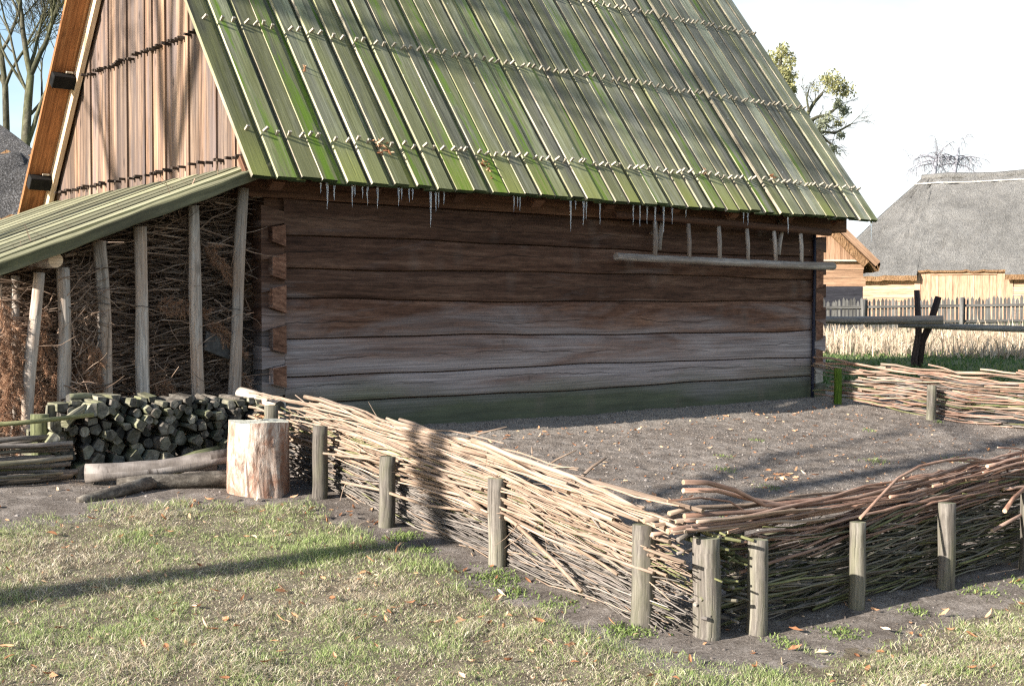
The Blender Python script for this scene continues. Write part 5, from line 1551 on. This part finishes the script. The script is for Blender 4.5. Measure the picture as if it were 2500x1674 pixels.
for q, r, d2 in ((pts[-1], .09, (-.1, 0, 1)), (pts[-2], .07, (.5, 0, 1)), (pts[-2], .07, (-.5, .2, .8)), (pts[-1], .07, (.5, .1, .8))):
    grow(c_, q, RT * d2[0] + FW * d2[1] + Vector((0, 0, d2[2])), 1.7, r * .7, 6, SP)
c_.build("crown", M['treebark'], r_, smooth=4)

def leafcloud(b, c, rad, n, s0=.05, sq=(1, 1, 1)):
    for _ in range(n):
        v = Vector((rng.gauss(0, 1), rng.gauss(0, 1), rng.gauss(0, 1))).normalized() * rad * rng.random() ** .4
        p = Vector(c) + Vector((v.x * sq[0], v.y * sq[1], v.z * sq[2]))
        e = Vector((rng.gauss(0, 1), rng.gauss(0, 1), rng.gauss(0, 1))).normalized() * s0 * rng.uniform(.6, 1.4)
        f = e.orthogonal().normalized() * s0 * .45; f.rotate(Matrix.Rotation(rng.random() * 6, 3, e))
        b.quad(p - e, p + f, p + e, p - f, rng.random())
# mistletoe trees beyond the barn
mt = thing("mistletoe_tree", tuple(pxp(1800, 700, 62)), "bare tree with round mistletoe clumps beyond the roof's right edge", "tree")
tr = [pxp(1800, 720, 62), pxp(1795, 500, 62), pxp(1815, 380, 62), pxp(1838, 285, 62)]
b = B(); b.tube(tr, [.4, .32, .25, .18], 8); b.build("trunk", M['treebark'], mt, smooth=True)
b = B()
SP2 = (3, .68, .8, .14, .0, .009)
lims = [([(1838, 285), (1850, 255), (1862, 235), (1880, 215)], .12), ([(1840, 282), (1870, 268), (1895, 262), (1920, 240)], .11), ([(1838, 290), (1870, 300), (1910, 305), (1945, 285)], .09), ([(1820, 350), (1850, 320), (1880, 312), (1900, 330)], .09), ([(1815, 370), (1845, 345), (1875, 340)], .07), ([(1850, 255), (1845, 225), (1850, 205)], .06)]
for pl, r in lims:
    P = [pxp(a, c, 62 + i * .3) for i, (a, c) in enumerate(pl)]
    b.tube(P, [r * (1 - .45 * i / (len(P) - 1)) for i in range(len(P))], 6, caps=False)
    for i in range(1, len(P)):
        for _ in range(2):
            dd = (P[i] - P[i - 1]).normalized() + Vector((rng.gauss(0, .5), rng.gauss(0, .5), rng.gauss(0.1, .5)))
            grow(b, P[i], dd, .62, r * .2, 2, SP2)
b.build("crown", M['treebark'], mt, smooth=4)
for (px_, py_, rd_, n_, m_) in ((1906, 196, 1.0, 620, 'mistle'), (1925, 205, .8, 420, 'mistle'), (1890, 182, .55, 220, 'mistle'), (1917, 238, .5, 260, 'mistle_shaded'), (1930, 252, .5, 260, 'mistle_shaded'), (1880, 285, .75, 420, 'mistle_shaded'), (1892, 272, .45, 200, 'mistle_shaded'), (1872, 312, .5, 260, 'mistle_shaded'), (1925, 310, .35, 120, 'mistle_shaded'), (1845, 268, .35, 120, 'mistle_shaded'), (1905, 340, .45, 160, 'mistle_shaded'), (1918, 285, .35, 110, 'mistle')):
    b = B(); c = pxp(px_, py_, 62 + rng.uniform(-1, 1))
    n_ = int(n_ * .6); leafcloud(b, c, rd_ * .5, n_ // 2, .085)
    for _ in range(4):
        leafcloud(b, c + Vector((rng.gauss(0, .3), rng.gauss(0, .3), rng.gauss(0, .26))) * rd_, rd_ * .55, n_ // 6, .085)
    b.build("mistletoe", M[m_], mt)
et = thing("mistletoe_tree", tuple(pxp(1740, 700, 58)), "olive evergreen tree top half hidden behind the roof edge", "tree")
b = B(); b.tube([pxp(1740, 720, 58), pxp(1745, 400, 58), pxp(1775, 200, 58), pxp(1788, 125, 58)], [.4, .3, .15, .05], 8); b.build("trunk", M['treebark'], et, smooth=True)
b = B()
for (px_, py_, rd_, n_) in ((1788, 122, .5, 240), (1776, 140, .6, 300), (1792, 155, .55, 260), (1765, 162, .7, 300), (1785, 182, .75, 420), (1800, 178, .5, 240), (1768, 200, .7, 300), (1806, 190, .4, 160), (1795, 205, .5, 260), (1775, 225, .7, 260), (1750, 190, .9, 300), (1812, 212, .35, 120), (1760, 250, .8, 200)):
    c = pxp(px_, py_, 58 + rng.uniform(-.8, .8))
    for _ in range(4): leafcloud(b, c + Vector((rng.gauss(0, .4), rng.gauss(0, .4), rng.gauss(0, .35))) * rd_, rd_ * .6, n_ // 4, .085)
b.build("foliage", M['mistle'], et)
# weeping birches behind the thatch
for px_, label, ht in ((2136, "small weeping bare birch left of the pair over the thatched ridge", 78), (2182, "small weeping bare birch right of the pair over the thatched ridge", 88)):
    base = pxp(px_, 470, 76)
    root = thing("weeping_birch", tuple(base), label, "tree", "weeping birches over the thatch")
    tk, c_ = B(), B()
    P = [base, pxp(px_ - 2, 405, 76), pxp(px_ + 3, 380, 76), pxp(px_ + 8, 355, 76)]
    tk.tube(P, [.22, .17, .13, .09], 7, caps=False); tk.build("trunk", M['farbark'], root, smooth=True)
    for i in range(9):
        ang = lerp(-1.35, 1.35, i / 8) + rng.gauss(0, .12); d = RT * math.sin(ang) + Vector((0, 0, math.cos(ang))) + FW * rng.gauss(0, .4)
        q = P[2].lerp(P[3], rng.random())
        limb = [q]; dd = d.normalized()
        for k in range(7):
            dd = (dd + Vector((0, 0, -.16)) + RT * (.10 * math.sin(ang)) + Vector((rng.gauss(0, .1), rng.gauss(0, .1), rng.gauss(0, .1)))).normalized(); limb.append(limb[-1] + dd * .24)
        c_.tube(limb, [.05 * (1 - k / 9) for k in range(8)], 4, caps=False)
        for k in range(2, 8):
            for _ in range(4):
                e = Vector((rng.gauss(0, .6), rng.gauss(0, .6), rng.gauss(-.1, .5)))
                tw = [limb[k]]
                for m_ in range(4):
                    e = (e + Vector((0, 0, -.35))).normalized(); tw.append(tw[-1] + e * .16)
                c_.tube(tw, .011, 3, caps=False)
    c_.build("crown", M['farbark'], root)

# bare trees standing left of the picture; they throw the stripes of shade
r_, pts, c_, _ = tree((-11.5, -2.9, .2), (0, 0, 1), 5, .125, 0, None, "bare tree left of the picture whose trunk shades the lawn",
                      trunkpts=[Vector((-11.5, -2.92, .12)), Vector((-11.5, -2.90, 1.5)), Vector((-11.46, -2.88, 3.0)), Vector((-11.5, -2.86, 4.4)), Vector((-11.5, -2.76, 5.3))])
SP3 = (3, .72, .7, .09, .04, .008)
for q, r, d2 in ((pts[-1], .12, (0, .04, 1)), (pts[-2], .08, (-.1, .55, 1))):
    grow(c_, q, Vector(d2), 2.0, r, 2, SP3)
c_.build("crown", M['treebark'], r_, smooth=4)
r_, pts, c_, _ = tree((-13.0, 2.1, .5), (0, 0, 1), 5, .12, 0, None, "bare tree left of the picture whose crown mottles the barn roof",
                      trunkpts=[Vector((-13, 2.1, .45)), Vector((-13, 2.1, 2)), Vector((-12.9, 2.15, 4)), Vector((-12.95, 2.1, 6)), Vector((-12.9, 2.0, 7.6))])
for q, r, d2 in ((pts[-1], .085, (0, .3, 1)), (pts[-1], .07, (.3, -.5, 1)), (pts[-2], .07, (.2, .8, .8)), (pts[-1], .06, (.2, -.5, 1)), (pts[-1], .07, (0, .05, 1)), (pts[-1], .05, (-.2, -.1, 1.2))):
    grow(c_, q, Vector(d2), 3.0, r, 5, SP3)
c_.build("crown", M['treebark'], r_, smooth=4)

# ------------------------------------------------------------------ thatched building behind, left
lt = thing("thatched_house", (1.0, 13.5, .6), "dark thatched house at the left edge behind the lean-to", "house")
b = B()
ea, ebb = pxp(-190, 492, 20), pxp(150, 500, 19.5)
ra, rb = pxp(-190, 60, 24.5), pxp(-70, 235, 24)
sheet(b, ea, ebb, pxp(88, 352, 21.5), pxp(-190, 352, 21.8), 14, 8, .4, .04)
sheet(b, pxp(-190, 352, 21.8), pxp(88, 352, 21.5), pxp(-4, 282, 23.2), pxp(-190, 282, 23.3), 12, 5, .1, .02, 0, 0)
sheet(b, pxp(-190, 282, 23.3), pxp(-4, 282, 23.2), rb, ra, 10, 6, .1, .02, 0, 0)
b.build("thatch_roof", [M['thatch_near'], M['reedend']], lt, smooth=True)
b = B()
p0, p1 = pxp(-190, 560, 20.6), pxp(170, 560, 20.0); dd = (p1 - p0); dd.z = 0
for i in range(9): b.box(Vector((p0.x, p0.y, .5 + i * .28)), dd, Vector((dd.y, -dd.x, 0)).normalized() * -.2, (0, 0, .27))
b.build("wall", M['eave'], lt)
